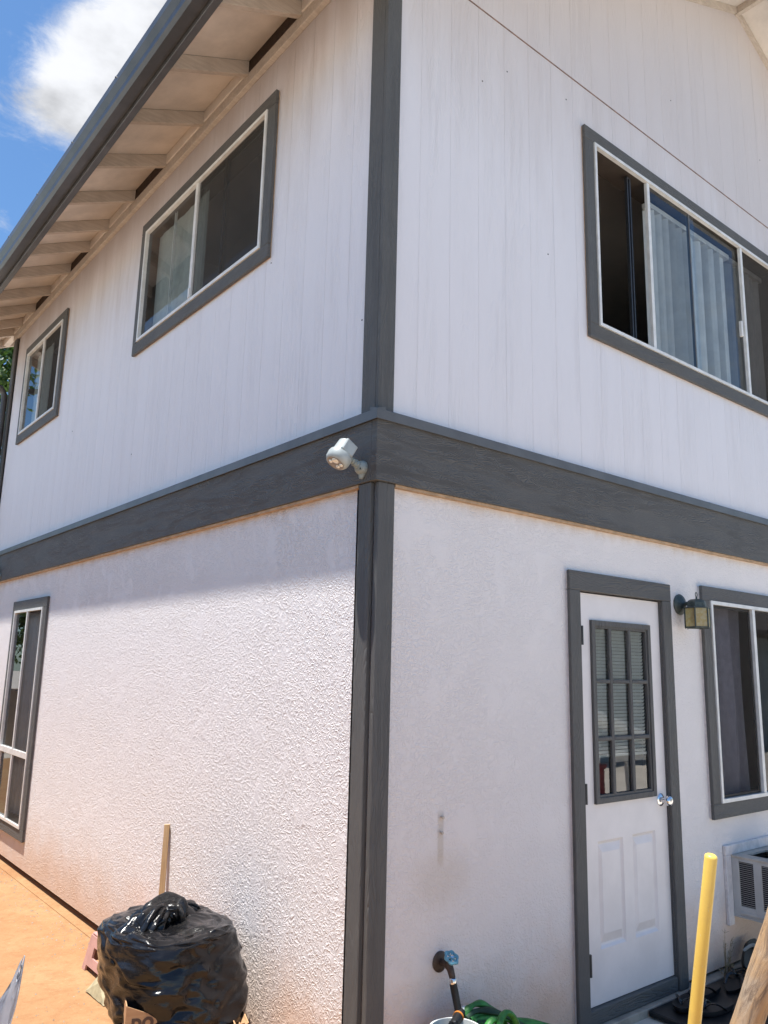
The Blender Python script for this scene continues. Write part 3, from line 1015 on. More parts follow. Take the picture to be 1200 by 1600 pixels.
# big upper window on the left wall
wd = window('L', BW, backing=0.005)
tag(wd, 'larger two light window under the eave of the left wall')
mullion(wd, 'L', 2.045, BW[2] + 0.019, BW[3] - 0.019, 0.036, 0.006, 0.0285)
pane(wd, 'L', 2.05, BW[1] - 0.016, BW[2] + 0.016, BW[3] - 0.016, 0.010)
pane(wd, 'L', BW[0] + 0.016, 2.04, BW[2] + 0.016, BW[3] - 0.016, 0.014, 'screen', 'screen')
pane(wd, 'L', BW[0] + 0.016, 2.10, BW[2] + 0.016, BW[3] - 0.016, -0.012)
mb = MB(); wbox(mb, 'L', 1.66, 1.675, -0.011, 0.006, BW[2] + 0.02, BW[3] - 0.02); mb.build('screen_stile', M['dmetal'], wd)
mb = MB(); wbox(mb, 'L', 2.48, 2.488, -0.020, -0.012, BW[2] + 0.02, BW[3] - 0.02); wbox(mb, 'L', 2.455, 2.459, -0.020, -0.012, BW[2] + 0.02, BW[3] - 0.02); mb.build('blind_cord', M['frame'], wd)
lt = MB(); wbox(lt, 'L', 2.032, 2.052, 0.0286, 0.036, BW[2] + 0.03, BW[2] + 0.10); lt.build('latch', M['frame'], wd, bevel=0.002)
def sheer(side, u0, u1, z0, z1, d, m='sheer'):
    mb = MB()
    n = 60
    pts = [(u0 + (u1 - u0) * k / n, d + 0.003 * math.sin(k * 0.42) + 0.0015 * math.sin(k * 1.03 + 1)) for k in range(n + 1)]
    for k in range(n):
        (a, da), (b, db_) = pts[k], pts[k + 1]
        mb.quad(W(side, a, da, z0), W(side, b, db_, z0), W(side, b, db_, z1), W(side, a, da, z1))
    return mb.build('curtain', M[m], house, smooth=True, angle=180)


sheer('L', 2.06, BW[1] + 0.05, BW[2] - 0.05, BW[3] + 0.05, -0.075)
sheer('L', 5.50, SW[1] + 0.05, SW[2] - 0.05, SW[3] + 0.05, -0.075)
# small upper window on the left wall
wd = window('L', SW, backing=0.005)
tag(wd, 'smaller two light window at the far end of the left wall')
mullion(wd, 'L', 5.50, SW[2] + 0.019, SW[3] - 0.019, 0.036, 0.006, 0.0285)
pane(wd, 'L', 5.50, SW[1] - 0.016, SW[2] + 0.016, SW[3] - 0.016, 0.010)
pane(wd, 'L', SW[0] + 0.016, 5.50, SW[2] + 0.016, SW[3] - 0.016, 0.014, 'screen', 'screen')
# tall lower window on the left wall
wd = window('L', LLW, backing=0.004)
tag(wd, 'tall narrow four light window in the stucco of the left wall')
mullion(wd, 'L', 5.015, LLW[2] + 0.019, LLW[3] - 0.019, 0.030, 0.006, 0.0325)
rl = MB(); wbox(rl, 'L', LLW[0] + 0.018, LLW[1] - 0.018, 0.006, 0.0335, 0.895, 0.945); rl.build('rail', M['frame'], wd, bevel=0.002)
pane(wd, 'L', 5.015, LLW[1] - 0.016, 0.93, LLW[3] - 0.016, 0.012)
pane(wd, 'L', LLW[0] + 0.016, 5.015, 0.93, LLW[3] - 0.016, 0.017, 'screen', 'screen')
pane(wd, 'L', 5.015, LLW[1] - 0.016, LLW[2] + 0.016, 0.91, 0.011)
pane(wd, 'L', LLW[0] + 0.016, 5.015, LLW[2] + 0.016, 0.91, 0.017, 'screen', 'screen')
vblinds('L', LLW[0] - 0.02, LLW[1] + 0.02, 0.33, 2.17, -0.09, 'blind', 11)

# ------------------------------------------------------------------ door
DX0, DX1, DZ0, DZ1 = DOOR
dg = (1.476 + 0.006, 2.033 + 0.002, 1.043, 1.985)      # outer edge of the glazed frame
panels = [(1.502, 1.722, 0.352, 0.860), (1.808, 2.024, 0.352, 0.863)]
db = MB()
dface = -0.004
us_h = [(dg[0] + 0.02, dg[1] - 0.02, dg[2] + 0.02, dg[3] - 0.02)] + panels
wall_panel(db, 'R', DX0 + 0.003, DX1 - 0.003, DZ0 + 0.008, DZ1 - 0.003, us_h, dface - 0.040, dface)
for (a, b, c, e) in panels:
    rings = [(0.0, dface), (0.010, dface - 0.007), (0.016, dface - 0.007), (0.020, dface - 0.007)]
    side_in, end_in = 0.022, 0.048
    R0 = (a, b, c, e)
    R1 = (a + 0.010, b - 0.010, c + 0.012, e - 0.012)
    R2 = (a + 0.016, b - 0.016, c + 0.022, e - 0.016)
    R3 = (a + 0.034, b - 0.034, c + 0.066, e - 0.056)
    for (p, q, dp, dq) in ((R0, R1, dface, dface - 0.010), (R1, R2, dface - 0.010, dface - 0.013), (R2, R3, dface - 0.013, dface - 0.001)):
        P = [(p[0], p[2]), (p[1], p[2]), (p[1], p[3]), (p[0], p[3])]
        Q = [(q[0], q[2]), (q[1], q[2]), (q[1], q[3]), (q[0], q[3])]
        for k in range(4):
            j = (k + 1) % 4
            db.quad(W('R', P[k][0], dp, P[k][1]), W('R', P[j][0], dp, P[j][1]), W('R', Q[j][0], dq, Q[j][1]), W('R', Q[k][0], dq, Q[k][1]))
    db.quad(W('R', R3[0], dface - 0.001, R3[2]), W('R', R3[1], dface - 0.001, R3[2]), W('R', R3[1], dface - 0.001, R3[3]), W('R', R3[0], dface - 0.001, R3[3]))
door = db.build('door', M['doorp'], house)
tag(door, 'white panelled back door with a nine light window')
# glazed frame: moulded ring
gf = MB()
frame_ring(gf, 'R', dg[0], dg[1], dg[2], dg[3], 0.028, dface - 0.035, 0.012)
gf.build('glazing_frame', M['trim_v'], door, bevel=0.004)
gf = MB()
frame_ring(gf, 'R', dg[0] + 0.027, dg[1] - 0.027, dg[2] + 0.027, dg[3] - 0.027, 0.014, dface - 0.034, 0.004)
gf.build('glazing_bead', M['trim_v'], door, bevel=0.003)
gx = [dg[0] + 0.038, 1.655, 1.836, dg[1] - 0.038]
gz = [dg[2] + 0.038, 1.365, 1.663, dg[3] - 0.038]
for k in (1, 2):
    mb = MB(); wbox(mb, 'R', gx[k] - 0.0125, gx[k] + 0.0125, -0.014, 0.006, gz[0] - 0.004, gz[3] + 0.004); mb.build('muntin', M['trim_v'], door, bevel=0.004)
    for q in range(3):
        mb = MB()
        wbox(mb, 'R', (gx[q] if q == 0 else gx[q] + 0.0115), (gx[q + 1] if q == 2 else gx[q + 1] - 0.0115), -0.0135, 0.0055, gz[k] - 0.011, gz[k] + 0.011)
        mb.build('muntin', M['trim_h'], door, bevel=0.004)
for a in range(3):
    for b in range(3):
        pane(door, 'R', gx[a] - 0.002, gx[a + 1] + 0.002, gz[b] - 0.002, gz[b + 1] + 0.002, -0.0095 - 0.0004 * ((a + b) % 2), 'doorglass')
mb = MB()
nsl = 36
for k in range(nsl):
    z = 1.285 + 0.0188 * k
    mb.quad(W('R', 1.505, -0.028, z), W('R', 2.010, -0.028, z), W('R', 2.010, -0.019, z + 0.0155), W('R', 1.505, -0.019, z + 0.0155))
mb.tube([W('R', 1.60, -0.0235, 1.27), W('R', 1.60, -0.0235, 1.96)], 0.0012, 4)
mb.tube([W('R', 1.92, -0.0235, 1.27), W('R', 1.92, -0.0235, 1.96)], 0.0012, 4)
wbox(mb, 'R', 1.505, 2.010, -0.034, -0.016, 1.268, 1.280)
tag(mb.build('mini_blind', M['white'], door), kind='stuff')
trim_w = 0.090
for (a, b, c, e, mt) in ((DX0 + 0.008 - trim_w, DX1 - 0.014 + trim_w, DZ1 + 0.004, 2.236, 'trim_h'), (DX0 + 0.008 - trim_w, DX0 + 0.008, 0.035, DZ1 + 0.0035, 'trim_v'), (DX1 - 0.014, DX1 - 0.014 + trim_w, 0.035, DZ1 + 0.0035, 'trim_v')):
    mb = MB(); wbox(mb, 'R', a, b, 0.0092, 0.030, c, e); mb.build('casing_board', M[mt], door, bevel=0.003)
    mb = MB(); wbox(mb, 'R', a + 0.004, b - 0.004, 0.0002, 0.0090, c + (0.003 if mt == 'trim_h' else 0), e - 0.004); mb.build('casing_backing', M['caulk'], door)
mb = MB(); wbox(mb, 'R', DX1 - 0.0135, DX1 + 0.009, -0.06, 0.008, 0.05, DZ1 + 0.009); mb.build('jamb', M['trim_v'], door)
mb = MB(); wbox(mb, 'R', DX0 - 0.009, DX0 + 0.002, -0.06, 0.008, 0.05, DZ1 + 0.009); mb.build('jamb', M['trim_v'], door)
mb = MB(); wbox(mb, 'R', DX0 + 0.009, DX1 - 0.015, -0.05, 0.020, 0.034, DZ0 + 0.004); mb.build('sill_board', M['trim_h'], door, bevel=0.004)
hinge0 = None
for z in (1.90, 1.10, 0.30):
    if hinge0 is None:
        mb = MB()
        mb.tube([W('R', 1.399, 0.006, -0.05), W('R', 1.399, 0.006, 0.05)], 0.010, 8)
        wbox(mb, 'R', 1.3695, 1.399, -0.006, 0.004, -0.048, 0.048)
        hinge0 = mb.build('hinge', M['dmetal'], door)
        hinge0.location = (0, 0, z)
    else:
        o = hinge0.copy(); COL.objects.link(o); o.location = (0, 0, z)
Mk = Matrix.Translation(W('R', 2.088, dface, 1.018)) @ Matrix.Rotation(R_(90), 4, 'X')
mb = MB()
mb.lathe([(0.0, 0.0), (0.034, 0.0), (0.034, 0.004), (0.026, 0.010), (0.014, 0.013), (0.0125, 0.032), (0.018, 0.037), (0.027, 0.046), (0.0285, 0.056), (0.024, 0.066), (0.012, 0.071), (0.0, 0.071)], Mk, 28, cap=False)
mb.build('knob', M['chrome'], door, smooth=True, angle=50)

# wall screws right of the corner
for z, x in ((1.082, 0.398), (1.020, 0.394)):
    mb = MB(); mb.tube([(x, 0.004, z), (x, -0.012, z - 0.002)], 0.0045, 8); mb.tube([(x, -0.012, z - 0.002), (x, -0.016, z - 0.002)], [0.008, 0.006], 8)
    mb.build('wall_screw', M['actop'], house)

# ------------------------------------------------------------------ security light on the band by the corner
sl = empty('security_light', (-0.04, 0.05, 2.60))
tag(sl, 'pale grey plastic security lamp head on a ball mount by the corner', 'lamp')


def child_world(o, parent):
    o.parent = parent
    o.matrix_parent_inverse = Matrix.Translation(parent.location).inverted()
    return o


mp = Vector((-0.0375, 0.052, 2.560))                   # where the mount meets the band
mb = MB()
mm = Matrix.Translation(mp) @ Matrix.Rotation(R_(-90), 4, 'Y')
mb.lathe([(0.0, 0.0), (0.031, 0.0), (0.033, 0.008), (0.031, 0.020), (0.024, 0.032), (0.012, 0.038), (0.0, 0.039)], mm, 24, cap=False)
mb.tube([mp + Vector((-0.006, 0, -0.025)), mp + Vector((-0.010, 0.004, -0.048))], [0.018, 0.009], 12)
child_world(mb.build('mount', M['lampg2'], None, smooth=True, angle=50), sl)
mb = MB(); mb.box((mp.x - 0.034, mp.y - 0.022, mp.z - 0.014), (mp.x - 0.012, mp.y + 0.000, mp.z - 0.006)); child_world(mb.build('slot', M['black'], None), sl)
hc = Vector((-0.150, 0.062, 2.606))                    # centre of the head
mb = MB()
a_, b_ = mp + Vector((-0.030, 0.0, 0.008)), hc + Vector((0.034, -0.004, -0.012))
pth = [a_.lerp(b_, k / 8) for k in range(9)]
mb.tube(pth, [0.017, 0.020, 0.015, 0.019, 0.013, 0.017, 0.012, 0.015, 0.015], 16)
child_world(mb.build('neck', M['lampg2'], None, smooth=True, angle=30), sl)
ax = Vector((-0.52, 0.02, -0.80)).normalized()        # the way the lamp looks: down and out
q = ax.to_track_quat('Z', 'Y').to_matrix().to_4x4()
hm = Matrix.Translation(hc) @ q
mb = MB()
mb.lathe([(0.0, -0.058), (0.037, -0.058), (0.043, -0.052), (0.045, 0.000), (0.0455, 0.008), (0.053, 0.010), (0.055, 0.020), (0.053, 0.042), (0.046, 0.054), (0.042, 0.056), (0.0, 0.056)], hm, 40, cap=False)
hd = child_world(mb.build('head', M['lampg'], None, smooth=True, angle=35), sl)
mb = MB()
# flat battery cover set on one side of the head
mb.hexa([hm @ Vector(p) for p in ((0.030, -0.034, -0.057), (0.030, 0.034, -0.057), (0.030, 0.034, 0.004), (0.030, -0.034, 0.004), (0.0435, -0.030, -0.055), (0.0435, 0.030, -0.055), (0.0465, 0.030, 0.004), (0.0465, -0.030, 0.004))])
child_world(mb.build('battery_cover', M['lampg'], None, bevel=0.003), sl)
mb = MB(); mb.lathe([(0.0, 0.0555), (0.040, 0.0555), (0.040, 0.0575), (0.0, 0.0575)], hm, 32, cap=False); fc = child_world(mb.build('face', M['lensbez'], None), sl)
for px_, py_, rr in ((0.014, 0.012, 0.0165), (-0.012, 0.018, 0.0095), (-0.004, -0.020, 0.0095), (0.022, -0.018, 0.0095)):
    mb = MB(); mb.lathe([(0.0, 0.0575), (rr, 0.0575), (rr * 0.9, 0.0605), (rr * 0.5, 0.0635), (0.0, 0.0642)], hm @ Matrix.Translation((px_, py_, 0)), 16, cap=False)
    child_world(mb.build('lens', M['lens'], None, smooth=True), sl)

# ------------------------------------------------------------------ lantern beside the door
ln = empty('wall_lantern', (2.385, 0, 2.0))
tag(ln, 'small green grey metal wall lantern with amber glass between door and window', 'lantern')
mb = MB()
mm = Matrix.Translation((2.375, -0.0, 2.128)) @ Matrix.Rotation(R_(90), 4, 'X')
mb.lathe([(0.0, 0.0), (0.062, 0.0), (0.064, 0.008), (0.056, 0.018), (0.036, 0.026), (0.016, 0.040), (0.0, 0.043)], mm, 32, cap=False)
child_world(mb.build('backplate', M['lantern'], None, smooth=True, angle=40), ln)
LC = Vector((2.372, -0.118, 2.075))
mb = MB(); mb.tube([(2.375, -0.035, 2.128), (2.375, -0.06, 2.134), (2.373, -0.085, 2.130)], [0.012, 0.011, 0.012], 10)
child_world(mb.build('arm', M['lantern'], None, smooth=True), ln)


def ngon(c, r, z, n=6, rot=0.0):
    return [(c.x + r * math.cos(rot + 2 * math.pi * k / n), c.y + r * math.sin(rot + 2 * math.pi * k / n), z) for k in range(n)]


mb = MB()
rot6 = 0.35
prof6 = [(0.094, 2.098), (0.094, 2.104), (0.068, 2.108), (0.066, 2.132), (0.060, 2.144), (0.042, 2.153), (0.006, 2.157)]
base = 0
for (r, z) in prof6:
    mb.v += ngon(LC, r * 0.86, z, 6, rot6)
for k in range(len(prof6) - 1):
    for j in range(6):
        mb.f.append((k * 6 + j, k * 6 + (j + 1) % 6, (k + 1) * 6 + (j + 1) % 6, (k + 1) * 6 + j))
mb.f.append(tuple(range(6))[::-1]); mb.f.append(tuple((len(prof6) - 1) * 6 + j for j in range(6)))
child_world(mb.build('cap', M['lantern'], None, bevel=0.001), ln)
mb = MB()
ring = [(LC.x + 0.010 * math.cos(t), LC.y, 2.182 + 0.014 * math.sin(t)) for t in [2 * math.pi * k / 14 for k in range(15)]]
mb.tube(ring, 0.0026, 6, cap=False)
mb.tube([(LC.x, LC.y, 2.156), (LC.x, LC.y, 2.170)], [0.006, 0.0045], 8)
child_world(mb.build('finial', M['lantern'], None, smooth=True), ln)
rG = 0.074
pts = ngon(LC, rG, 0, 6, rot6)
for k in range(6):
    a, b = Vector(pts[k]), Vector(pts[(k + 1) % 6])
    mb = MB()
    mb.quad((a.x, a.y, 1.990), (b.x, b.y, 1.990), (b.x, b.y, 2.098), (a.x, a.y, 2.098))
    child_world(mb.build('glass_panel', M['amber'], None), ln)
    mb = MB()
    mb.tube([(a.x, a.y, 1.984), (a.x, a.y, 2.099)], 0.0052, 6)
    mb.tube([(a.x, a.y, 1.986), (b.x, b.y, 1.986)], 0.005, 6)
    mb.tube([(a.x, a.y, 1.986), (a.x, a.y, 1.978)], 0.0035, 6)
    child_world(mb.build('cage_bar', M['lantern'], None), ln)
mb = MB(); mb.tube([(LC.x, LC.y, 2.10), (LC.x, LC.y, 2.075), (LC.x, LC.y, 2.05), (LC.x, LC.y, 2.02), (LC.x, LC.y, 2.008)], [0.016, 0.016, 0.026, 0.028, 0.010], 14)
child_world(mb.build('bulb', M['amber'], None, smooth=True), ln)

# ------------------------------------------------------------------ air conditioner through the right wall
ac = empty('air_conditioner', (3.02, -0.1, 0.32))
tag(ac, 'beige window air conditioner sticking out of the wall below the lower window', 'air conditioner')
AX0, AX1, AY, AZ0, AZ1 = 2.785, 3.26, -0.40, 0.318, 0.640
mb = MB()
vl = [(-0.165, -0.055), (-0.345, -0.225)]                   # louvre panels on the side that faces the camera (y ranges)
lv = [(-0.150, -0.062), (-0.285, -0.197)]
# shell as six sheets with louvre openings in the left side and a vent in the top
for (y0, y1) in ((-0.062, 0.0), (-0.197, -0.150), (AY, -0.285)):
    mb.box((AX0, y0, AZ0), (AX0 + 0.012, y1, AZ1 - 0.004))
for (y0, y1) in lv:
    mb.box((AX0, y0, AZ0), (AX0 + 0.012, y1, 0.372))
    mb.box((AX0, y0, 0.620), (AX0 + 0.012, y1, AZ1 - 0.004))
mb.box((AX1 - 0.012, AY, AZ0), (AX1, 0.0, AZ1 - 0.004))
mb.box((AX0 + 0.0125, AY, AZ0), (AX1 - 0.0125, AY + 0.012, AZ1 - 0.004))
mb.box((AX0 - 0.001, AY - 0.001, AZ0 - 0.012), (AX1 + 0.001, 0.0, AZ0 - 0.0005))
mb.box((AX0 - 0.006, -0.33, AZ0 + 0.010), (AX0 - 0.0005, -0.06, AZ0 + 0.026))
child_world(mb.build('case', M['acbody'], None, bevel=0.002), ac)
mb = MB()
for (a, b, c, e) in ((AX0 - 0.003, 2.88, AY - 0.003, 0.0), (3.12, AX1 + 0.003, AY - 0.003, 0.0), (2.8802, 3.1198, -0.068, 0.0), (2.8802, 3.1198, AY - 0.003, -0.19)):
    mb.box((a, c, AZ1 - 0.0035), (b, e, AZ1 + 0.008))
child_world(mb.build('top_panel', M['actop'], None), ac)
mb = MB(); mb.box((AX0 + 0.03, AY + 0.03, AZ0 + 0.01), (AX1 - 0.03, -0.02, AZ1 - 0.05)); child_world(mb.build('condenser', M['acdark'], None), ac)
mb = MB()
for (y0, y1) in lv:
    n = 22
    for k in range(n):
        z = 0.374 + (0.246) * (k + 0.5) / n
        mb.hexa([(AX0 + 0.002, y0, z - 0.0009), (AX0 + 0.009, y0, z - 0.0019), (AX0 + 0.009, y1, z - 0.0019), (AX0 + 0.002, y1, z - 0.0009),
                 (AX0 + 0.002, y0, z + 0.0009), (AX0 + 0.009, y0, z - 0.0001), (AX0 + 0.009, y1, z - 0.0001), (AX0 + 0.002, y1, z + 0.0009)])
tag(child_world(mb.build('louvre', M['acbody'], None), ac), kind='stuff')
for (a, b, c, e) in ((2.722, 3.33, 0.641 + 0.008, 0.705), (2.722, 2.782, 0.262, 0.6485), (3.265, 3.33, 0.262, 0.6485)):
    mb = MB(); wbox(mb, 'R', a, b, 0.0005, 0.022, c, e); child_world(mb.build('surround_board', M['caulk'], None, bevel=0.003), ac)

# ------------------------------------------------------------------ garden tap
tp = empty('garden_tap', (0.393, 0, 0.5))
tag(tp, 'brown garden tap with a blue wheel handle on the right wall', 'tap')
mm = Matrix.Translation((0.395, 0.0, 0.512)) @ Matrix.Rotation(R_(90), 4, 'X')
mb = MB(); mb.lathe([(0.0, 0.0), (0.040, 0.0), (0.041, 0.005), (0.032, 0.010), (0.018, 0.013), (0.0, 0.014)], mm, 28, cap=False)
child_world(mb.build('flange', M['tap'], None, smooth=True, angle=45), tp)
mb = MB()
mb.tube([(0.395, 0.0, 0.512), (0.393, -0.035, 0.514), (0.390, -0.062, 0.516)], [0.015, 0.014, 0.020], 14)
mb.tube([(0.390, -0.055, 0.522), (0.390, -0.072, 0.500), (0.391, -0.082, 0.474)], [0.018, 0.015, 0.013], 14)
child_world(mb.build('spout', M['tap'], None, smooth=True, angle=60), tp)
hn = Vector((-0.12, -0.62, 0.78)).normalized()
hb = Vector((0.389, -0.060, 0.522))
mb = MB(); mb.tube([hb, hb + hn * 0.040], 0.0065, 10); child_world(mb.build('stem', M['tap'], None, smooth=True), tp)
hq = Matrix.Translation(hb + hn * 0.036) @ hn.to_track_quat('Z', 'Y').to_matrix().to_4x4()
mb = MB()
loop = []
for k in range(41):
    t = 2 * math.pi * k / 40
    rr = 0.026 + 0.0028 * math.cos(6 * t)
    loop.append(hq @ Vector((rr * math.cos(t), rr * math.sin(t), 0)))
mb.tube(loop, 0.0055, 8, cap=False)
for k in range(3):
    t = math.pi * k / 3
    mb.tube([hq @ Vector((0.025 * math.cos(t), 0.025 * math.sin(t), 0)), hq @ Vector((0, 0, 0.003)), hq @ Vector((-0.025 * math.cos(t), -0.025 * math.sin(t), 0))], 0.0042, 6)
wh = child_world(mb.build('handle', M['tapblue'], None, smooth=True), tp)
mb = MB(); mb.lathe([(0.0, 0.003), (0.007, 0.003), (0.007, 0.009), (0.0, 0.010)], hq, 10, cap=False); child_world(mb.build('handle_screw', M['chrome'], None), tp)

# bucket, hose fitting, hose
BKT = Vector((0.305, -0.19, 0.0))
bk = empty('bucket', BKT)
tag(bk, 'white plastic bucket under the garden tap', 'bucket')
mb = MB(); mb.lathe([(0.0, 0.004), (0.080, 0.004), (0.090, 0.17), (0.099, 0.330), (0.105, 0.330), (0.105, 0.342), (0.097, 0.342), (0.087, 0.17), (0.077, 0.010), (0.0, 0.010)], Matrix.Translation(BKT), 40, cap=False)
child_world(mb.build('body', M['bucket'], None, smooth=True, angle=40), bk)
mb = MB()
mb.tube([BKT + Vector((-0.107 * math.cos(t), -0.107 * math.sin(t) * 0.8 - 0.02, 0.32 - 0.14 * abs(math.sin(t)))) for t in [math.pi * k / 16 for k in range(17)]], 0.003, 6)
child_world(mb.build('wire_handle', M['dmetal'], None, smooth=True), bk)

hf = empty('hose_fitting', (0.36, -0.10, 0.40))
tag(hf, 'black hose connector with a grey striped grip hanging from the tap', 'hose connector')
mb = MB(); mb.lathe([(0.0105, 0.0), (0.015, 0.001), (0.0155, 0.018), (0.0125, 0.022)], Matrix.Translation((0.3915, -0.084, 0.452)), 18)
child_world(mb.build('coupling', M['chrome'], None, smooth=True, angle=40), hf)
mb = MB(); mb.tube([(0.392, -0.084, 0.456), (0.394, -0.090, 0.430), (0.398, -0.104, 0.375), (0.400, -0.112, 0.345)], [0.0150, 0.0155, 0.0150, 0.0145], 16)
child_world(mb.build('sleeve', M['black'], None, smooth=True), hf)
mb = MB(); mb.tube([(0.412, -0.112, 0.352), (0.392, -0.120, 0.345), (0.352, -0.140, 0.338), (0.322, -0.152, 0.334)], [0.020, 0.021, 0.019, 0.017], 16)
child_world(mb.build('barrel', M['black'], None, smooth=True), hf)
mb = MB(); mb.tube([(0.388, -0.122, 0.3445), (0.380, -0.126, 0.3435)], 0.0225, 18); child_world(mb.build('ring', M['orange'], None), hf)
mb = MB(); mb.tube([(0.414, -0.112, 0.352), (0.436, -0.108, 0.356), (0.448, -0.106, 0.357)], [0.015, 0.014, 0.008], 14); child_world(mb.build('end_cap', M['bucket'], None, smooth=True), hf)
for dx, mt, nm in ((-0.011, 'black', 'grip'), (0.0, 'greyp', 'grip_stripe'), (0.011, 'black', 'grip')):
    mb = MB()
    p0 = Vector((0.334 + dx, -0.150 - dx * 0.5, 0.350))
    mb.tube([p0, p0 + Vector((-0.004, -0.006, -0.02)), p0 + Vector((-0.001, -0.010, -0.09)), p0 + Vector((0.004, -0.012, -0.17)), p0 + Vector((0.010, -0.010, -0.24))], 0.0075 if mt == 'black' else 0.0078, 8)
    child_world(mb.build(nm, M[mt], None, smooth=True), hf)

hs = MB()
rnd = random.Random(4)
strands = []
for k in range(7):
    a = Vector((0.415 + 0.008 * k, -0.118 - 0.012 * k, 0.340 - 0.004 * k))
    ex = 0.62 + 0.075 * (k % 4) - 0.02 * k
    ey = -0.16 - 0.05 * ((k * 3) % 5)
    ez = 0.275 - 0.03 * (k % 3)
    m1 = a + Vector((0.05, -0.01, 0.055 - 0.014 * k))
    m2 = Vector(((a.x + ex) / 2 + 0.02, (a.y + ey) / 2, 0.385 - 0.022 * k))
    e = Vector((ex, ey, ez))
    strands.append((a, m1, m2, e))


def bez(P, n=18):
    out_ = []
    for i in range(n + 1):
        t = i / n
        q_ = [Vector(p) for p in P]
        while len(q_) > 1:
            q_ = [q_[j].lerp(q_[j + 1], t) for j in range(len(q_) - 1)]
        out_.append(q_[0])
    return out_


hose = empty('garden_hose', (0.55, -0.2, 0.0))
tag(hose, 'bright green fabric garden hose heaped in loops below the tap', 'hose')
for k, s_ in enumerate(strands):
    mb = MB()
    pth = bez(s_)
    e = s_[3]
    pth += [e + Vector((0.03 * math.sin(q_ * 0.8), 0.02 * q_ * (1 if k % 2 else -1) * 0.4, -0.03 * q_)) for q_ in range(1, 5)]
    pth += [Vector((e.x + 0.02 * math.cos(k), e.y + 0.02 * math.sin(k), 0.03 + 0.01 * k))]
    mb.tube(pth, [0.016 + 0.004 * math.sin(i * 0.9 + k) for i in range(len(pth))], 10, flat=0.7)
    child_world(mb.build('loop', M['green'] if k % 3 != 1 else M['dgreen'], None, smooth=True), hose)
for k in range(3):
    mb = MB()
    c = Vector((0.37 + 0.055 * k, -0.27 - 0.02 * k, 0.25))
    mb.tube([c + Vector((0.06 * math.cos(t), 0.02 * math.sin(t), 0.10 * math.sin(t) + 0.02 * k)) for t in [math.pi * q_ / 14 for q_ in range(-3, 18)]], 0.016, 10, flat=0.7)
    child_world(mb.build('loop', M['green'], None, smooth=True), hose)
mb = MB()
mb.tube([(0.52 + (0.20 - 0.006 * i * 0.2) * math.cos(i * 0.3), -0.27 + 0.15 * math.sin(i * 0.3), 0.02 + 0.0022 * i) for i in range(70)], 0.017, 8)
child_world(mb.build('coil', M['green'], None, smooth=True), hose)

# ------------------------------------------------------------------ rubbish bag in a cardboard box
BA = Vector((-0.643, 0.720, 0.0))
bx = empty('cardboard_box', BA)
bx.rotation_euler = (0, 0, R_(-17.8))
tag(bx, 'brown cardboard box with printed letters holding the black rubbish bag', 'box')
t_ = 0.004
LX, LY, ZT = 0.475, 0.40, 0.215
mb = MB()
mb.prism([(0.0, 0, 0.0), (LX, 0, 0.0), (LX, 0, ZT), (0.24, 0, ZT - 0.01), (0.085, 0, 0.315), (0.0, 0, 0.350)], (0, t_, 0))
mb.build('front_panel', M['card'], bx)
mb = MB()
mb.prism([(0.0, t_ + 0.0005, 0.0), (0.0, LY, 0.0), (0.0, LY, ZT), (0.0, 0.12, 0.346), (0.0, t_ + 0.0005, 0.350)], (t_, 0, 0))
mb.build('side_panel', M['card'], bx)
mb = MB(); mb.box((t_ + 0.0005, LY - t_, 0.0), (LX - t_ - 0.0005, LY, ZT)); mb.build('back_panel', M['card'], bx)
mb = MB(); mb.box((LX - t_, t_ + 0.0005, 0.0), (LX, LY, ZT)); mb.build('side_panel', M['card'], bx)
mb = MB(); mb.box((t_ + 0.0005, t_ + 0.0005, 0.001), (LX - t_ - 0.0005, LY - t_ - 0.0005, 0.005)); mb.build('bottom', M['card'], bx)
for (dx, z0_, z1_, tilt, ya, yb) in ((0.001, ZT - 0.012, ZT + 0.035, 0.022, 0.0, 0.26), (-0.020, ZT - 0.008, ZT + 0.030, -0.012, 0.010, 0.12)):
    mb = MB()
    xx = LX + dx
    mb.hexa([(xx, ya, z0_), (xx + 0.004, ya, z0_), (xx + 0.004, yb, z0_), (xx, yb, z0_), (xx + tilt, ya, z1_ - 0.02), (xx + tilt + 0.004, ya, z1_ - 0.02), (xx + tilt + 0.004, yb, z1_), (xx + tilt, yb, z1_)])
    mb.build('flap', M['card'], bx)
mb = MB()
mb.hexa([(LX - 0.115, -0.0045, 0.10), (LX + 0.006, -0.0045, 0.10), (LX + 0.006, -0.0006, 0.10), (LX - 0.115, -0.0006, 0.10), (LX - 0.115, -0.010, ZT + 0.002), (LX + 0.008, -0.010, ZT + 0.022), (LX + 0.008, -0.006, ZT + 0.022), (LX - 0.115, -0.006, ZT + 0.002)])
mb.build('flap', M['card'], bx)
mb = MB()
mb.poly([(-0.0012, 0.10 + 0.045 * math.cos(t), 0.272 + 0.019 * math.sin(t)) for t in [2 * math.pi * k / 16 for k in range(16)]])
mb.build('hand_hole', M['black'], bx)
txt = bpy.data.curves.new('lettering', 'FONT')
txt.body = 'po'
txt.size = 0.085
txt.extrude = 0.0004
txt.offset = 0.0024
to = bpy.data.objects.new('lettering', txt)
COL.objects.link(to)
mw = Matrix.Translation((0.022, -0.0012, 0.262)) @ Matrix.Rotation(R_(90), 4, 'X')
dg_ = bpy.context.evaluated_depsgraph_get()
tm = bpy.data.meshes.new_from_object(to.evaluated_get(dg_))
tm.transform(mw)
bpy.data.objects.remove(to)
to = bpy.data.objects.new('lettering', tm)
COL.objects.link(to)
tm.materials.clear(); tm.materials.append(M['ink'])
to.parent = bx


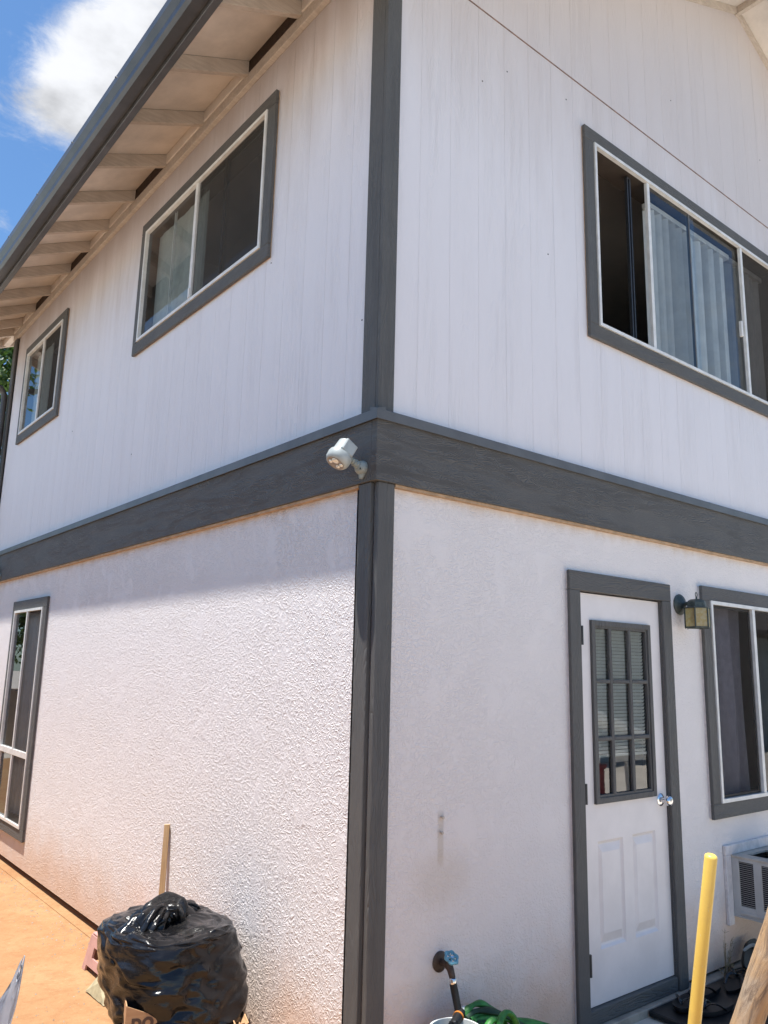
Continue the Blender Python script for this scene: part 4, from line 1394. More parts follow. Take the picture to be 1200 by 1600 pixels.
def ridged(p, o=3):
    s, a = 0.0, 1.0
    for _ in range(o):
        s += a * (1 - abs(noise.noise(p)) * 2.0)
        p = p * 2.03 + Vector((5.1, 1.3, 9.2))
        a *= 0.5
    return s


BC = Vector((-0.345, 0.940, 0.0))
rnd = random.Random(31)
nu, nv = 38, 30
vv, ff = [], []
for j in range(nv + 1):
    for i in range(nu):
        # jittered coarse net: its facets become the flat, sharply creased planes of the film
        t = (j + (rnd.uniform(-0.36, 0.36) if 0 < j < nv else 0)) / nv
        th = 2 * math.pi * (i + rnd.uniform(-0.40, 0.40) + 0.5 * (j % 2)) / nu
        if t < 0.66:
            s = t / 0.66
            z = 0.012 + 0.525 * s
            r = 0.64 + 0.36 * math.sin(min(1, s * 1.55) * math.pi * 0.5) - 0.09 * max(0.0, (s - 0.62) / 0.38) ** 1.5
        else:
            s = (t - 0.66) / 0.34
            z = 0.537 + 0.050 * math.sin(s * math.pi * 0.5)
            r = 0.91 * max(0.0, math.cos(s * math.pi * 0.5)) ** 0.45 if j < nv else 0.0
        cs, sn = math.cos(th), math.sin(th)
        k = (abs(cs) ** 3.0 + abs(sn) ** 3.0) ** (-1 / 3.0)
        x, y = 0.292 * r * k * cs, 0.300 * r * k * sn
        lowf = max(0.0, 1 - z / 0.34)
        ca, sa = math.cos(-0.31 * lowf), math.sin(-0.31 * lowf)
        x, y = x * ca - y * sa + 0.012 * lowf, x * sa + y * ca - 0.085 * lowf
        p = Vector((x, y, z))
        w_ = min(1.0, t * 5.0)
        top = max(0.0, (t - 0.60) / 0.40)
        n1 = noise.noise(Vector((x * 5, y * 5, z * 5.0)))
        sl_ = x * 0.77 - y * 0.63
        row = noise.noise(Vector((x * 2.5, y * 2.5, z * 17.0 - sl_ * 5.0)))
        d = w_ * (0.022 * n1 + 0.017 * row + rnd.gauss(0, 0.0075))
        nrm = Vector((x, y, 0)).normalized() if (x or y) else Vector((0, 0, 1))
        p = p + (nrm * (1 - top) + Vector((0, 0, 1)) * top) * d
        p.z += top * 0.020 * sn * r
        p.x = max(p.x + 0.016 * (0.5 - t), -0.30)
        ln_ = 0.036 * (2 * z / 0.6 - 1)
        p.x -= 0.774 * ln_
        p.y += 0.632 * ln_
        vv.append(tuple(BC + p))
for j in range(nv):
    for i in range(nu):
        i2 = (i + 1) % nu
        a, b, c, e = j * nu + i, j * nu + i2, (j + 1) * nu + i2, (j + 1) * nu + i
        if rnd.random() < 0.5 + (0.25 if j % 2 else -0.25):
            ff += [(a, b, c), (a, c, e)]
        else:
            ff += [(a, b, e), (b, c, e)]
ff.append(tuple(range(nu))[::-1])
mb = MB(); mb.v, mb.f = vv, ff
bag = mb.build('body', M['bag'], None, fix=True)
bm = bmesh.new(); bm.from_mesh(bag.data)
bmesh.ops.remove_doubles(bm, verts=bm.verts[:], dist=0.0005)
for cut in (1, 1):
    bmesh.ops.subdivide_edges(bm, edges=bm.edges[:], cuts=cut, use_grid_fill=True)
for _ in range(2):
    bmesh.ops.smooth_vert(bm, verts=bm.verts[:], factor=0.38, use_axis_x=True, use_axis_y=True, use_axis_z=True)
bmesh.ops.recalc_face_normals(bm, faces=bm.faces[:])
for f in bm.faces:
    f.smooth = True
bm.to_mesh(bag.data); bm.free()
bg_ = empty('rubbish_bag', (BC.x, BC.y, 0.006))
tag(bg_, 'full glossy black plastic rubbish bag creased all over standing in the box', 'rubbish bag')
child_world(bag, bg_)


def crumple(path, rads, n=60, m=70, amp=0.012, seed=0, flat=0.6):
    P = bez(path, m)
    v_, f_ = [], []
    for k, p in enumerate(P):
        a = P[max(0, k - 1)]; b = P[min(m, k + 1)]
        t = (b - a).normalized()
        s = t.cross(Vector((0, 0, 1))).normalized()
        u = s.cross(t)
        f = k / m
        q_ = f * (len(rads) - 1)
        i0 = min(int(q_), len(rads) - 2)
        r = rads[i0] + (rads[i0 + 1] - rads[i0]) * (q_ - i0)
        for j in range(n):
            th = 2 * math.pi * j / n
            base_ = s * (r * math.cos(th)) + u * (r * flat * math.sin(th))
            c_ = p + base_
            dq = noise.voronoi(Vector((math.cos(th) * 1.9 + seed, math.sin(th) * 1.9, f * 2.2)) + Vector((noise.noise(c_ * 9), noise.noise(c_ * 9 + Vector((4, 4, 4))), 0)) * 0.4)[0]
            dd = amp * 1.9 * (min(1.0, (dq[1] - dq[0]) * 1.8) - 0.55) + amp * 0.5 * noise.noise(c_ * 18)
            v_.append(tuple(c_ + base_.normalized() * dd))
    for k in range(m):
        for j in range(n):
            j2 = (j + 1) % n
            f_.append((k * n + j, k * n + j2, (k + 1) * n + j2, (k + 1) * n + j))
    f_.append(tuple(range(n))[::-1]); f_.append(tuple(m * n + j for j in range(n)))
    mb = MB(); mb.v, mb.f = v_, f_
    return mb


tl = crumple([BC + Vector((-0.27, -0.06, 0.44)), BC + Vector((-0.21, -0.02, 0.555)), BC + Vector((-0.12, 0.02, 0.63)), BC + Vector((-0.03, 0.03, 0.662)), BC + Vector((0.035, -0.02, 0.605)), BC + Vector((0.01, -0.05, 0.53))],
             [0.05, 0.10, 0.10, 0.085, 0.070, 0.03], amp=0.022, seed=3, flat=0.62)
child_world(tl.build('gathered_top', M['bag'], None, smooth=True, angle=180), bg_)
tl = crumple([BC + Vector((0.0, 0.09, 0.53)), BC + Vector((0.06, 0.10, 0.615)), BC + Vector((0.13, 0.09, 0.61)), BC + Vector((0.17, 0.05, 0.50))],
             [0.03, 0.055, 0.06, 0.03], amp=0.014, seed=8, flat=0.55)
child_world(tl.build('gathered_top', M['bag'], None, smooth=True, angle=180), bg_)

# stick leaning on the wall behind the bag
mb = MB()
mb.box((-0.012, -0.015, 0.0), (0.012, 0.015, 0.815))
stick = mb.build('wooden_stick', M['stick'], None, bevel=0.0015)
tag(stick, 'thin square wooden stick leaning on the stucco wall behind the rubbish bag', 'stick')
v0, v1 = Vector((-0.055, 1.745, 0.0)), Vector((-0.018, 1.81, 0.797))
stick.matrix_world = Matrix.Translation(v0) @ (v1 - v0).to_track_quat('Z', 'X').to_matrix().to_4x4()

# pink step stool, part hidden by the bag
so = empty('step_stool', (-0.15, 2.05, 0))
tag(so, 'small dusty pink plastic step stool beside the rubbish bag', 'stool')
sx0, sx1, sy0, sy1, sh = -0.270, -0.035, 1.86, 2.235, 0.192
tin = 0.030
mb = MB()
mb.hexa([(sx0 + tin, sy0 + tin, sh - 0.012), (sx1 - tin, sy0 + tin, sh - 0.012), (sx1 - tin, sy1 - tin, sh - 0.012), (sx0 + tin, sy1 - tin, sh - 0.012),
         (sx0 + tin, sy0 + tin, sh), (sx1 - tin, sy0 + tin, sh), (sx1 - tin, sy1 - tin, sh), (sx0 + tin, sy1 - tin, sh)])
child_world(mb.build('top', M['pink'], None, bevel=0.004), so)


def stool_side(corners, hole_rel, foot):
    """sloped side as a frame of quads: corners BL, BR, TR, TL; hole and foot notch in relative coordinates"""
    BL, BR, TR, TL = [Vector(c) for c in corners]
    nrm = (BR - BL).cross(TL - BL).normalized() * 0.006
    def P(u, v): return (BL.lerp(BR, u)).lerp(TL.lerp(TR, u), v)
    us_ = sorted({0, 1, foot[0], foot[1], hole_rel[0], hole_rel[1]})
    vs_ = sorted({0, 1, foot[2], hole_rel[2], hole_rel[3]})
    mb = MB()
    for i in range(len(us_) - 1):
        for j in range(len(vs_) - 1):
            cu_, cv_ = (us_[i] + us_[i + 1]) / 2, (vs_[j] + vs_[j + 1]) / 2
            if hole_rel[0] < cu_ < hole_rel[1] and hole_rel[2] < cv_ < hole_rel[3]: continue
            if foot[0] < cu_ < foot[1] and cv_ < foot[2]: continue
            q_ = [P(us_[i], vs_[j]), P(us_[i + 1], vs_[j]), P(us_[i + 1], vs_[j + 1]), P(us_[i], vs_[j + 1])]
            mb.hexa([q_[0] - nrm, q_[1] - nrm, q_[2] - nrm, q_[3] - nrm, q_[0] + nrm, q_[1] + nrm, q_[2] + nrm, q_[3] + nrm])
    return mb


zt_ = sh - 0.013
A = [(sx0, sy1, 0.0), (sx0, sy0, 0.0), (sx0 + tin, sy0 + tin, zt_), (sx0 + tin, sy1 - tin, zt_)]
child_world(stool_side(A, (0.26, 0.74, 0.42, 0.72), (0.12, 0.88, 0.17)).build('side_panel', M['pink'], None), so)
A = [(sx1, sy0, 0.0), (sx1, sy1, 0.0), (sx1 - tin, sy1 - tin, zt_), (sx1 - tin, sy0 + tin, zt_)]
child_world(stool_side(A, (0.26, 0.74, 0.42, 0.72), (0.12, 0.88, 0.17)).build('side_panel', M['pink'], None), so)
A = [(sx0, sy0, 0.0), (sx1, sy0, 0.0), (sx1 - tin, sy0 + tin, zt_), (sx0 + tin, sy0 + tin, zt_)]
child_world(stool_side(A, (0.3, 0.7, 0.42, 0.72), (0.15, 0.85, 0.17)).build('side_panel', M['pink'], None), so)
A = [(sx1, sy1, 0.0), (sx0, sy1, 0.0), (sx0 + tin, sy1 - tin, zt_), (sx1 - tin, sy1 - tin, zt_)]
child_world(stool_side(A, (0.3, 0.7, 0.42, 0.72), (0.15, 0.85, 0.17)).build('side_panel', M['pink'], None), so)

# folded olive canvas between stool and box
mb = MB()
P = [Vector(p) for p in ((-0.375, 1.885, 0.008), (-0.365, 1.655, 0.004), (-0.24, 1.58, 0.006), (-0.20, 1.80, 0.01), (-0.345, 1.775, 0.072), (-0.245, 1.70, 0.088), (-0.30, 1.86, 0.095))]
fac = [(0, 1, 4), (1, 2, 5, 4), (0, 4, 6), (4, 5, 3, 6), (2, 3, 5), (0, 6, 3), (0, 3, 2, 1)]
for f in fac:
    mb.poly([P[k] for k in f])
cv = mb.build('canvas_bag', M['olive'], None)
bm = bmesh.new(); bm.from_mesh(cv.data)
bmesh.ops.remove_doubles(bm, verts=bm.verts[:], dist=1e-5)
bmesh.ops.triangulate(bm, faces=bm.faces[:])
bmesh.ops.subdivide_edges(bm, edges=bm.edges[:], cuts=6, use_grid_fill=True)
for v in bm.verts:
    n = noise.noise(v.co * 24) * 0.005 + noise.noise(v.co * 60) * 0.002
    v.co.z = max(0.004, v.co.z + n)
    v.co.x += n * 0.6
bmesh.ops.recalc_face_normals(bm, faces=bm.faces[:])
bm.to_mesh(cv.data); bm.free()
tag(recenter(cv), 'folded olive canvas bag lying on the ground between pink stool and box', 'bag')

# plastic sack standing near the camera at the lower left
mb = MB()
nu_, nv_ = 26, 40
S0 = Vector((-1.794, -0.907, 0.0))
ax_u = Vector((-0.72, 0.69, 0)).normalized()
ax_n = Vector((-0.69, -0.72, 0)).normalized()
vv, ff = [], []
H = 1.20
for sgn in (1, -1):
    for j in range(nv_ + 1):
        t = j / nv_
        z = H * t
        lean = 0.085 * t * t
        half = 0.17 * (1 - 0.93 * max(0, (t - 0.74) / 0.26) ** 1.15)
        thick = 0.095 * (1 - t) ** 0.6 * (0.5 + t) + 0.004
        for i in range(nu_ + 1):
            f = 2 * i / nu_ - 1
            cx = 0.17 - (1 - f) * half
            # the upper edge rises to a crumpled tip on the camera's right
            zz = z - (t ** 3) * 0.10 * (0.5 - 0.5 * f)
            bulge = thick * math.sqrt(max(0.0, 1 - f * f)) * sgn
            nz_ = 0.012 * noise.noise(Vector((f * 3.0, t * 9, 2.0 + sgn))) + 0.006 * noise.noise(Vector((f * 9, t * 14, 7.0)))
            p = S0 + ax_u * (-cx - lean) + ax_n * (bulge + nz_ * (0.4 + t)) + Vector((0, 0, max(0.0, zz)))
            vv.append(tuple(p))
W_ = nu_ + 1
for s_ in range(2):
    o_ = s_ * (nv_ + 1) * W_
    for j in range(nv_):
        for i in range(nu_):
            ff.append((o_ + j * W_ + i, o_ + j * W_ + i + 1, o_ + (j + 1) * W_ + i + 1, o_ + (j + 1) * W_ + i))
mb.v, mb.f = vv, ff
sk = mb.build('plastic_sack', M['sack'], None, smooth=True, angle=180, fix=False)
bm = bmesh.new(); bm.from_mesh(sk.data); bmesh.ops.remove_doubles(bm, verts=bm.verts[:], dist=0.0006); bm.to_mesh(sk.data); bm.free()
sk.data.materials.append(M['sackg'])
for p in sk.data.polygons:
    c_ = p.center
    f_ = (c_ - S0).dot(ax_u)
    if 0.62 < c_.z < 1.02 and -0.03 < f_ + 0.05 * math.sin(c_.z * 18) < 0.09:
        p.material_index = 1
tag(recenter(sk), 'shiny white plastic sack with green print standing close at the lower left', 'sack')

# ------------------------------------------------------------------ poles at the lower right
def rod(name, a, b, r, m, n=20, dome=True):
    a, b = Vector(a), Vector(b)
    L_ = (b - a).length
    mb = MB()
    prof = [(0.0, 0.0), (r, 0.0), (r, L_ * 0.33), (r, L_ * 0.66), (r, L_ - r * 0.55)]
    if dome:
        prof += [(r * 0.93, L_ - r * 0.28), (r * 0.72, L_ - r * 0.10), (r * 0.4, L_ - 0.02 * r), (0.0, L_)]
    else:
        prof += [(r * 0.97, L_), (0.0, L_)]
    mb.lathe(prof, None, n, cap=False)
    o = mb.build(name, m, None, smooth=True, angle=40)
    o.matrix_world = Matrix.Translation(a) @ (b - a).to_track_quat('Z', 'X').to_matrix().to_4x4()
    return o


tpz, tpb = Vector((0.514, -1.166, 1.128)), Vector((0.542, -1.062, 0.60))
dv = (tpb - tpz).normalized()
k_ = (tpz.z + 0.03) / -dv.z
yp = rod('yellow_pole', tpz + dv * k_, tpz, 0.0205, M['yellow'])
tag(yp, 'bright yellow painted pole with a rounded top in front of the air conditioner', 'pole')
# log: rough tapered trunk
a0, a1 = Vector((0.585, -1.215, 0.62)), Vector((0.625, -1.34, 0.985))
dv = (a1 - a0).normalized()
lo, hi = a0 - dv * ((a0.z + 0.03) / dv.z), a0 + dv * 0.75
mb = MB()
vv, ff = [], []
nu_, nv_ = 40, 120
L_ = (hi - lo).length
for j in range(nv_ + 1):
    t = j / nv_
    r = 0.047 - 0.005 * t
    for i in range(nu_):
        th = 2 * math.pi * i / nu_
        p = Vector((math.cos(th), math.sin(th), t * L_))
        k = 1 + 0.07 * noise.noise(Vector((p.x * 1.3, p.y * 1.3, p.z * 2.2))) + 0.05 * (ridged(Vector((p.x * 3, p.y * 3, p.z * 4.5)), 3) - 0.9)
        vv.append((p.x * r * k, p.y * r * k, p.z))
for j in range(nv_):
    for i in range(nu_):
        i2 = (i + 1) % nu_
        ff.append((j * nu_ + i, j * nu_ + i2, (j + 1) * nu_ + i2, (j + 1) * nu_ + i))
ff.append(tuple(range(nu_))[::-1]); ff.append(tuple(nv_ * nu_ + i for i in range(nu_)))
mb.v, mb.f = vv, ff
lg = mb.build('log_post', M['log'], None, smooth=True, angle=60)
lg.matrix_world = Matrix.Translation(lo) @ (hi - lo).to_track_quat('Z', 'X').to_matrix().to_4x4()
tag(lg, 'rough weathered wooden log post leaning at the lower right', 'log')
pa, pb = Vector((0.70, -1.33, 0.53)), Vector((0.715, -1.385, 0.68))
dv = (pb - pa).normalized()
pp = rod('pale_pole', pa - dv * ((pa.z + 0.03) / dv.z), pa + dv * 0.6, 0.017, M['palepole'])
tag(pp, 'pale greenish white pole just right of the log post', 'pole')

# ------------------------------------------------------------------ slippers on a black tray in front of the door
tr = MB()
tr.box((1.80, -0.62, 0.002), (3.35, -0.056, 0.030))
tray = tr.build('rubber_mat', M['black'], None, bevel=0.006)
tag(recenter(tray), 'thick black rubber mat on the ground in front of the door ledge', 'mat')


def slipper(loc, rz, tilt=(0, 0), strap='blackgl', label='', sole='black', L_=0.27):
    e = empty('slipper', loc)
    e.rotation_euler = (R_(tilt[0]), R_(tilt[1]), R_(rz))
    n = 28
    outl = []
    for k in range(n):
        t = 2 * math.pi * k / n
        x = 0.5 * L_ * math.cos(t)
        wdt = 0.044 + 0.008 * math.cos(t) - 0.006 * math.cos(2 * t)
        y = wdt * math.sin(t) * (1.0 - 0.12 * math.exp(-((x + 0.02) / 0.05) ** 2)) + 0.004 * math.cos(2 * t)
        outl.append((x, y))
    mb = MB()
    for z in (0.0, 0.012, 0.022):
        s = 0.95 if z == 0 else 1.0
        mb.v += [(x * s, y * s, z + 0.010 * max(0, x / (0.5 * L_)) ** 3 + 0.006 * max(0, -x / (0.5 * L_)) ** 2) for x, y in outl]
    for j in range(2):
        for k in range(n):
            k2 = (k + 1) % n
            mb.f.append((j * n + k, j * n + k2, (j + 1) * n + k2, (j + 1) * n + k))
    mb.f.append(tuple(range(n))[::-1]); mb.f.append(tuple(2 * n + k for k in range(n)))
    mb.build('sole', M[sole], e, smooth=True, angle=40)
    toe = Vector((0.065, 0.0, 0.026))
    for s in (1, -1):
        mb = MB()
        mb.tube(bez([toe, toe + Vector((-0.005, s * 0.012, 0.036)), Vector((0.02, s * 0.050, 0.062)), Vector((-0.035, s * 0.043, 0.016))], 12), [0.006] + [0.010] * 11 + [0.008], 8, flat=0.45)
        mb.build('strap', M[strap], e, smooth=True)
    tag(e, label, 'slipper', 'slippers left by the door')
    return e


slipper((2.00, -0.145, 0.034), 196, (0, 0), 'blackgl', 'black slipper nearest the door sill, left of the yellow pole')
slipper((2.05, -0.275, 0.034), 168, (0, 0), 'blackgl', 'black slipper at the bottom edge left of the yellow pole')
slipper((2.47, -0.165, 0.034), 15, (0, -6), 'blackgl', 'black slipper with a shiny strap just right of the yellow pole')
slipper((2.43, -0.290, 0.034), 190, (0, 0), 'blackgl', 'dark slipper between yellow pole and log post near the bottom')
slipper((2.68, -0.220, 0.034), 60, (0, 0), 'blackgl', 'black slipper half hidden behind the log post')
slipper((2.80, -0.075, 0.105), 12, (62, -18), 'greyp', 'black slipper propped upright against the wall foot by the weed')
slipper((2.92, -0.42, 0.034), 200, (0, 0), 'blackgl', 'black slipper right of the log post by the pale pole')

slipper((2.30, -0.40, 0.034), 75, (0, 0), 'blackgl', 'dark slipper turned towards the wall between yellow pole and log post')
slipper((2.56, -0.36, 0.060), 140, (8, -10), 'blackgl', 'black slipper lying across another beside the log post')
slipper((2.22, -0.13, 0.034), 175, (0, 0), 'blackgl', 'black slipper behind the yellow pole against the ledge')
slipper((2.62, -0.115, 0.034), 185, (0, 0), 'blackgl', 'black slipper lying flat below the dry weed')

# dry weed at the foot of the wall
rnd = random.Random(3)
mb = MB()
for k in range(11):
    b0 = Vector((2.60 + rnd.uniform(-0.03, 0.03), -0.045 + rnd.uniform(-0.012, 0.0), 0.028))
    hgt = rnd.uniform(0.07, 0.26)
    sx_ = rnd.uniform(-0.05, 0.06)
    pth = bez([b0, b0 + Vector((sx_ * 0.2, -0.01, hgt * 0.4)), b0 + Vector((sx_ * 0.6, -0.012, hgt * 0.8)), b0 + Vector((sx_, -0.02, hgt))], 7)
    mb.tube(pth, [0.0016 - 0.00012 * i for i in range(8)], 5)
    for q_ in range(3):
        i = rnd.randint(3, 6)
        d = Vector((rnd.uniform(-1, 1), -rnd.random() * 0.4, rnd.uniform(0.1, 1))).normalized() * rnd.uniform(0.015, 0.035)
        mb.tube([pth[i], pth[i] + d], [0.001, 0.0006], 4)
for k in range(60):
    p = Vector((2.60 + rnd.gauss(0, 0.035), -0.056 + rnd.uniform(-0.03, 0.006), 0.035 + rnd.uniform(0, 0.05)))
    d = Vector((rnd.gauss(0, 1), rnd.gauss(0, 0.5), rnd.gauss(0, 1))).normalized()
    s = d.cross(Vector((0, 1, 0))).normalized() * 0.004
    mb.quad(p, p + d * 0.012 + s, p + d * 0.026, p + d * 0.012 - s)
wdw = mb.build('dry_weed', M['weed'], None)
tag(recenter(wdw), 'small dry brown weed growing at the foot of the right wall', 'weed')

# small stones and grit along the foot of the left wall
rnd = random.Random(12)
mb = MB()
for k in range(1300):
    y = rnd.uniform(0.0, 5.6)
    x = -0.075 - abs(rnd.gauss(0, 0.28)) * (0.4 if rnd.random() < 0.6 else 1.6)
    r = rnd.choice((0.002, 0.003, 0.003, 0.004, 0.006, 0.009 if rnd.random() < 0.25 else 0.004))
    q_ = [Vector((rnd.uniform(0.6, 1.2) * math.cos(a), rnd.uniform(0.6, 1.2) * math.sin(a), 0)) * r for a in (0.2, 1.8, 3.3, 4.7)]
    c = Vector((x, y, 0.0005))
    i0 = len(mb.v)
    mb.v += [tuple(c + v) for v in q_] + [tuple(c + Vector((rnd.uniform(-0.3, 0.3) * r, rnd.uniform(-0.3, 0.3) * r, r * rnd.uniform(0.6, 1.1))))]
    for a in range(4):
        mb.f.append((i0 + a, i0 + (a + 1) % 4, i0 + 4))
tag(mb.build('grit', M['conc'], None), 'scattered grit and small stones on the orange concrete', kind='stuff')

# dark fitting on the far end of the band at the left edge
fx = empty('wall_fitting', (-0.05, 6.2, 2.5))
tag(fx, 'small dark brown floodlight fitting under the band at the far left', 'light fitting')
mb = MB(); mb.box((-0.13, 6.18, 2.50), (-0.038, 6.40, 2.62)); mb.box((-0.145, 6.165, 2.621), (-0.038, 6.415, 2.635)); child_world(mb.build('housing', M['tap'], None, bevel=0.004), fx)
mb = MB(); mb.lathe([(0.0, 0.0), (0.03, 0.0), (0.035, 0.012), (0.022, 0.032), (0.0, 0.035)], Matrix.Translation((-0.0375, 6.10, 2.545)) @ Matrix.Rotation(R_(-90), 4, 'Y'), 20, cap=False)
child_world(mb.build('sensor', M['lampg2'], None, smooth=True), fx)


# ------------------------------------------------------------------ trees
def tree(name, base, h, crown_c, crown_r, nleaf, leaf, seed, label, m='leaf', clumps=26):
    rnd = random.Random(seed)
    root = empty(name, base)
    tag(root, label, 'tree')
    B = Vector(base)
    C = Vector(crown_c)
    mb = MB()
    mb.tube([B, B.lerp(C, 0.35) + Vector((0.1, -0.05, 0)), B.lerp(C, 0.7) + Vector((-0.08, 0.08, 0)), C], [0.20, 0.15, 0.11, 0.06], 10)
    ends = []
    for k in range(clumps):
        d = Vector((rnd.gauss(0, 1), rnd.gauss(0, 1), rnd.gauss(0.1, 0.8))).normalized()
        e = C + Vector((d.x * crown_r[0], d.y * crown_r[1], d.z * crown_r[2])) * rnd.uniform(0.45, 1.0)
        st_ = B.lerp(C, rnd.uniform(0.55, 1.0))
        mb.tube(bez([st_, st_.lerp(e, 0.5) + Vector((0, 0, 0.25)), e], 5), [0.05, 0.04, 0.032, 0.024, 0.016, 0.01], 6)
        ends.append(e)
    child_world(mb.build('trunk', M['bark'], None, smooth=True), root)
    v_, f_ = [], []
    for k in range(nleaf):
        e = rnd.choice(ends)
        p = e + Vector((rnd.gauss(0, 1), rnd.gauss(0, 1), rnd.gauss(0, 0.8))) * (0.30 * max(crown_r) * 0.55)
        d = Vector((rnd.gauss(0, 1), rnd.gauss(0, 1), rnd.gauss(-0.5, 0.7))).normalized()
        s = d.cross(Vector((rnd.gauss(0, 1), rnd.gauss(0, 1), rnd.gauss(0, 1)))).normalized()
        n_ = d.cross(s)
        l_ = leaf * rnd.uniform(0.6, 1.3)
        i = len(v_)
        v_ += [tuple(p), tuple(p + d * l_ * 0.45 + s * l_ * 0.22 + n_ * l_ * 0.05), tuple(p + d * l_), tuple(p + d * l_ * 0.45 - s * l_ * 0.22 + n_ * l_ * 0.05)]
        f_.append((i, i + 1, i + 2, i + 3))
    mb = MB(); mb.v, mb.f = v_, f_
    child_world(mb.build('crown', M[m], None, fix=False), root)
    return root


tree('tree', (0.4, 10.6, 0), 6.5, (0.5, 10.4, 5.55), (1.5, 1.5, 1.15), 9000, 0.13, 21, 'leafy green tree behind the far corner of the house')

# ------------------------------------------------------------------ the yard the window panes mirror
tree('tree', (-4.0, 17.5, 0), 6.5, (-4.0, 17.2, 3.4), (2.2, 2.2, 1.9), 9000, 0.20, 5, 'broad bushy tree behind the boundary wall', 'leaf2')
bw = MB(); bw.box((-9.0, 14.2, -0.01), (-1.2, 14.4, 1.10)); bw.box((-9.02, 14.17, 1.101), (-1.18, 14.43, 1.17))
tag(recenter(bw.build('boundary_or_added_wall', M['block'], None, bevel=0.006)), 'grey rendered boundary wall across the far end of the side yard', 'wall')

bw = MB(); bw.box((-3.75, -6.0, -0.01), (-3.55, 14.1, 2.10)); bw.box((-3.78, -6.02, 2.101), (-3.52, 14.12, 2.16))  # added out of view to block sky light and send back warmer bounce
tag(recenter(bw.build('boundary_or_added_wall', M['block'], None, bevel=0.006)), 'long rendered wall added unseen on the left to cut sky and bounce', 'wall')

nb = empty('neighbour_house', (12.0, -7.5, 0))
tag(nb, 'neighbouring house clad in grey horizontal boards with a dark shingle roof', 'house')
NX0, NX1, NY = 6.5, 22.0, -7.2
mb = MB(); mb.box((NX0, NY - 5.0, 0), (NX1, NY - 0.03, 3.0)); child_world(mb.build('wall', M['neigh'], None), nb)
board0 = None
for k in range(29):
    z = 0.15 + 0.1 * k
    if board0 is None:
        mb = MB(); mb.hexa([(NX0, NY - 0.031, 0), (NX1, NY - 0.031, 0), (NX1, NY + 0.012, 0), (NX0, NY + 0.012, 0), (NX0, NY - 0.031, 0.106), (NX1, NY - 0.031, 0.106), (NX1, NY - 0.020, 0.106), (NX0, NY - 0.020, 0.106)])
        board0 = child_world(mb.build('siding_board', M['neigh'], None), nb)
        board0.location = (0, 0, z)
    else:
        o = board0.copy(); COL.objects.link(o); o.location = (0, 0, z)
mb = MB(); mb.prism([(NX0 - 0.5, NY + 0.7, 2.85), (NX0 - 0.5, NY - 2.5, 4.2), (NX0 - 0.5, NY - 5.7, 2.85), (NX0 - 0.5, NY - 5.7, 2.75), (NX0 - 0.5, NY + 0.7, 2.72)], (NX1 - NX0 + 1.0, 0, 0))
child_world(mb.build('roof', M['shingle'], None), nb)

tb = empty('garden_table', (7.3, -3.9, 0))
tag(tb, 'white slatted garden table standing in the side patio', 'table')
mb = MB()
for k in range(7):
    mb.box((6.75, -4.28 + 0.11 * k, 0.70), (7.95, -4.28 + 0.11 * k + 0.095, 0.725))
mb.box((6.80, -4.22, 0.62), (7.90, -4.19, 0.699)); mb.box((6.80, -3.60, 0.62), (7.90, -3.57, 0.699))
child_world(mb.build('tabletop', M['white'], None), tb)
for (x, y, dx) in ((6.85, -4.15, -0.1), (7.85, -4.15, 0.1), (6.85, -3.62, -0.1), (7.85, -3.62, 0.1)):
    mb = MB(); mb.tube([(x, y, 0.699), (x + dx, y, 0.0)], 0.03, 8); child_world(mb.build('leg', M['white'], None), tb)


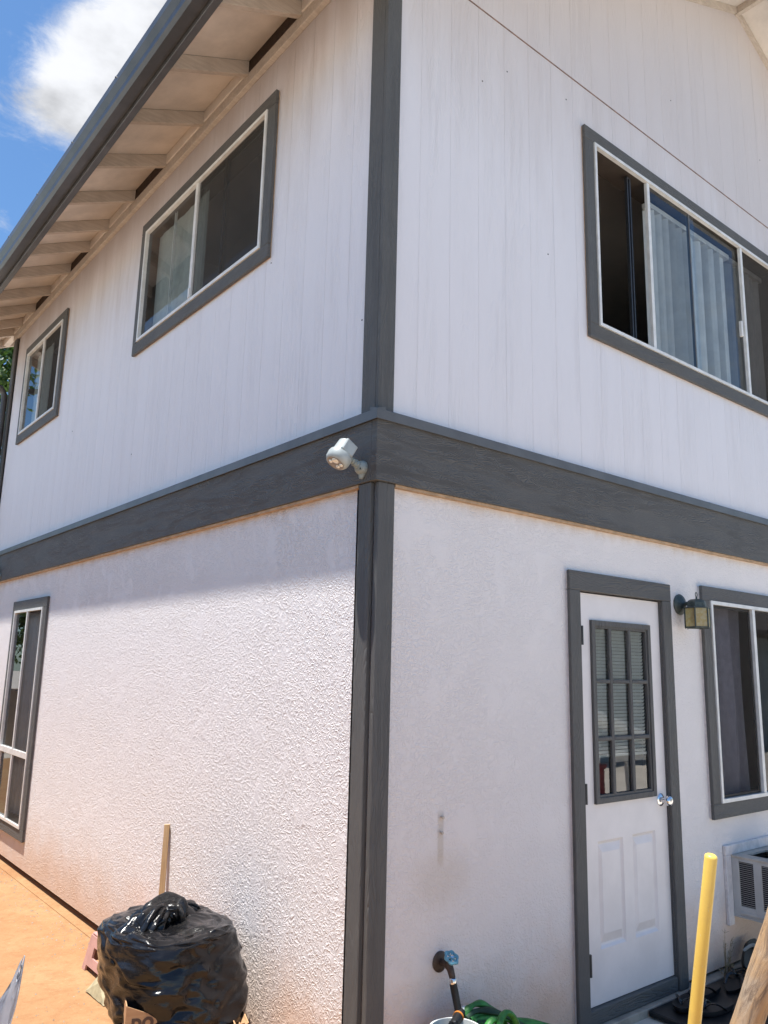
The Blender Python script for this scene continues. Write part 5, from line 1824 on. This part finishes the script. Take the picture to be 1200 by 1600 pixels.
def garden_chair(loc, rz, tilt, label):
    e = empty('garden_chair', loc)
    e.rotation_euler = (R_(tilt), 0, R_(rz))
    mb = MB(); mb.box((-0.22, -0.22, 0.42), (0.22, 0.22, 0.45)); mb.build('seat', M['white'], e, bevel=0.008)
    for k in range(5):
        mb = MB(); x = -0.2 + 0.1 * k
        mb.hexa([(x - 0.035, 0.20, 0.45), (x + 0.035, 0.20, 0.45), (x + 0.035, 0.225, 0.45), (x - 0.035, 0.225, 0.45), (x - 0.035, 0.32, 0.92), (x + 0.035, 0.32, 0.92), (x + 0.035, 0.345, 0.92), (x - 0.035, 0.345, 0.92)])
        mb.build('back_slat', M['white'], e, bevel=0.006)
    for sx_ in (-1, 1):
        for sy_ in (-1, 1):
            mb = MB(); mb.tube([(0.2 * sx_, 0.2 * sy_, 0.42), (0.25 * sx_, 0.26 * sy_, 0.0)], 0.022, 8); mb.build('leg', M['white'], e)
        mb = MB(); mb.tube([(0.24 * sx_, 0.26, 0.64), (0.25 * sx_, -0.1, 0.65), (0.25 * sx_, -0.22, 0.62), (0.24 * sx_, -0.22, 0.42)], 0.022, 8); mb.build('armrest', M['white'], e)
    tag(e, label, 'chair', 'white garden chairs on the side patio')
    return e


garden_chair((7.1, -4.95, 0), 160, 0, 'white plastic garden chair behind the left end of the patio table')
garden_chair((7.9, -5.0, 0), 200, 0, 'white plastic garden chair behind the right end of the patio table')
garden_chair((8.75, -3.7, 0), 100, 0, 'white plastic garden chair at the far end of the patio table')
def lounger(loc, rz, label):
    e = empty('sun_lounger', loc)
    e.rotation_euler = (0, 0, R_(rz))
    for k in range(5):
        mb = MB(); y = -0.24 + 0.12 * k
        mb.hexa([(-0.75, y - 0.045, 0.46), (0.75, y - 0.045, 0.02), (0.75, y + 0.045, 0.02), (-0.75, y + 0.045, 0.46), (-0.75, y - 0.045, 0.49), (0.75, y - 0.045, 0.05), (0.75, y + 0.045, 0.05), (-0.75, y + 0.045, 0.49)])
        mb.build('slat', M['white'], e, bevel=0.006)
    for y in (-0.27, 0.27):
        mb = MB(); mb.tube([(-0.74, y, 0.47), (-0.62, y, 0.0)], 0.02, 8); mb.build('leg', M['white'], e)
    mb = MB(); mb.tube([(0.70, -0.3, 0.035), (0.70, 0.3, 0.035)], 0.018, 8); mb.build('crossbar', M['white'], e)
    tag(e, label, 'lounger', 'white slatted loungers piled on the garden table')
    return e


lounger((7.25, -3.80, 0.727), 12, 'white slatted lounger on the garden table, the one nearest the house')
lounger((7.55, -4.10, 0.780), 4, 'white slatted lounger on the garden table, the one nearest the grey boards')
cl_ = empty('cool_box', (7.35, -4.55, 0))
tag(cl_, 'dark red cool box behind the white garden table', 'cool box')
mb = MB(); mb.box((7.0, -4.75, 0.0), (7.7, -4.35, 0.40)); child_world(mb.build('body', M['red'], None, bevel=0.02), cl_)
mb = MB(); mb.box((6.99, -4.76, 0.401), (7.71, -4.34, 0.47)); child_world(mb.build('lid', M['red'], None, bevel=0.015), cl_)

bpy.context.view_layer.update()
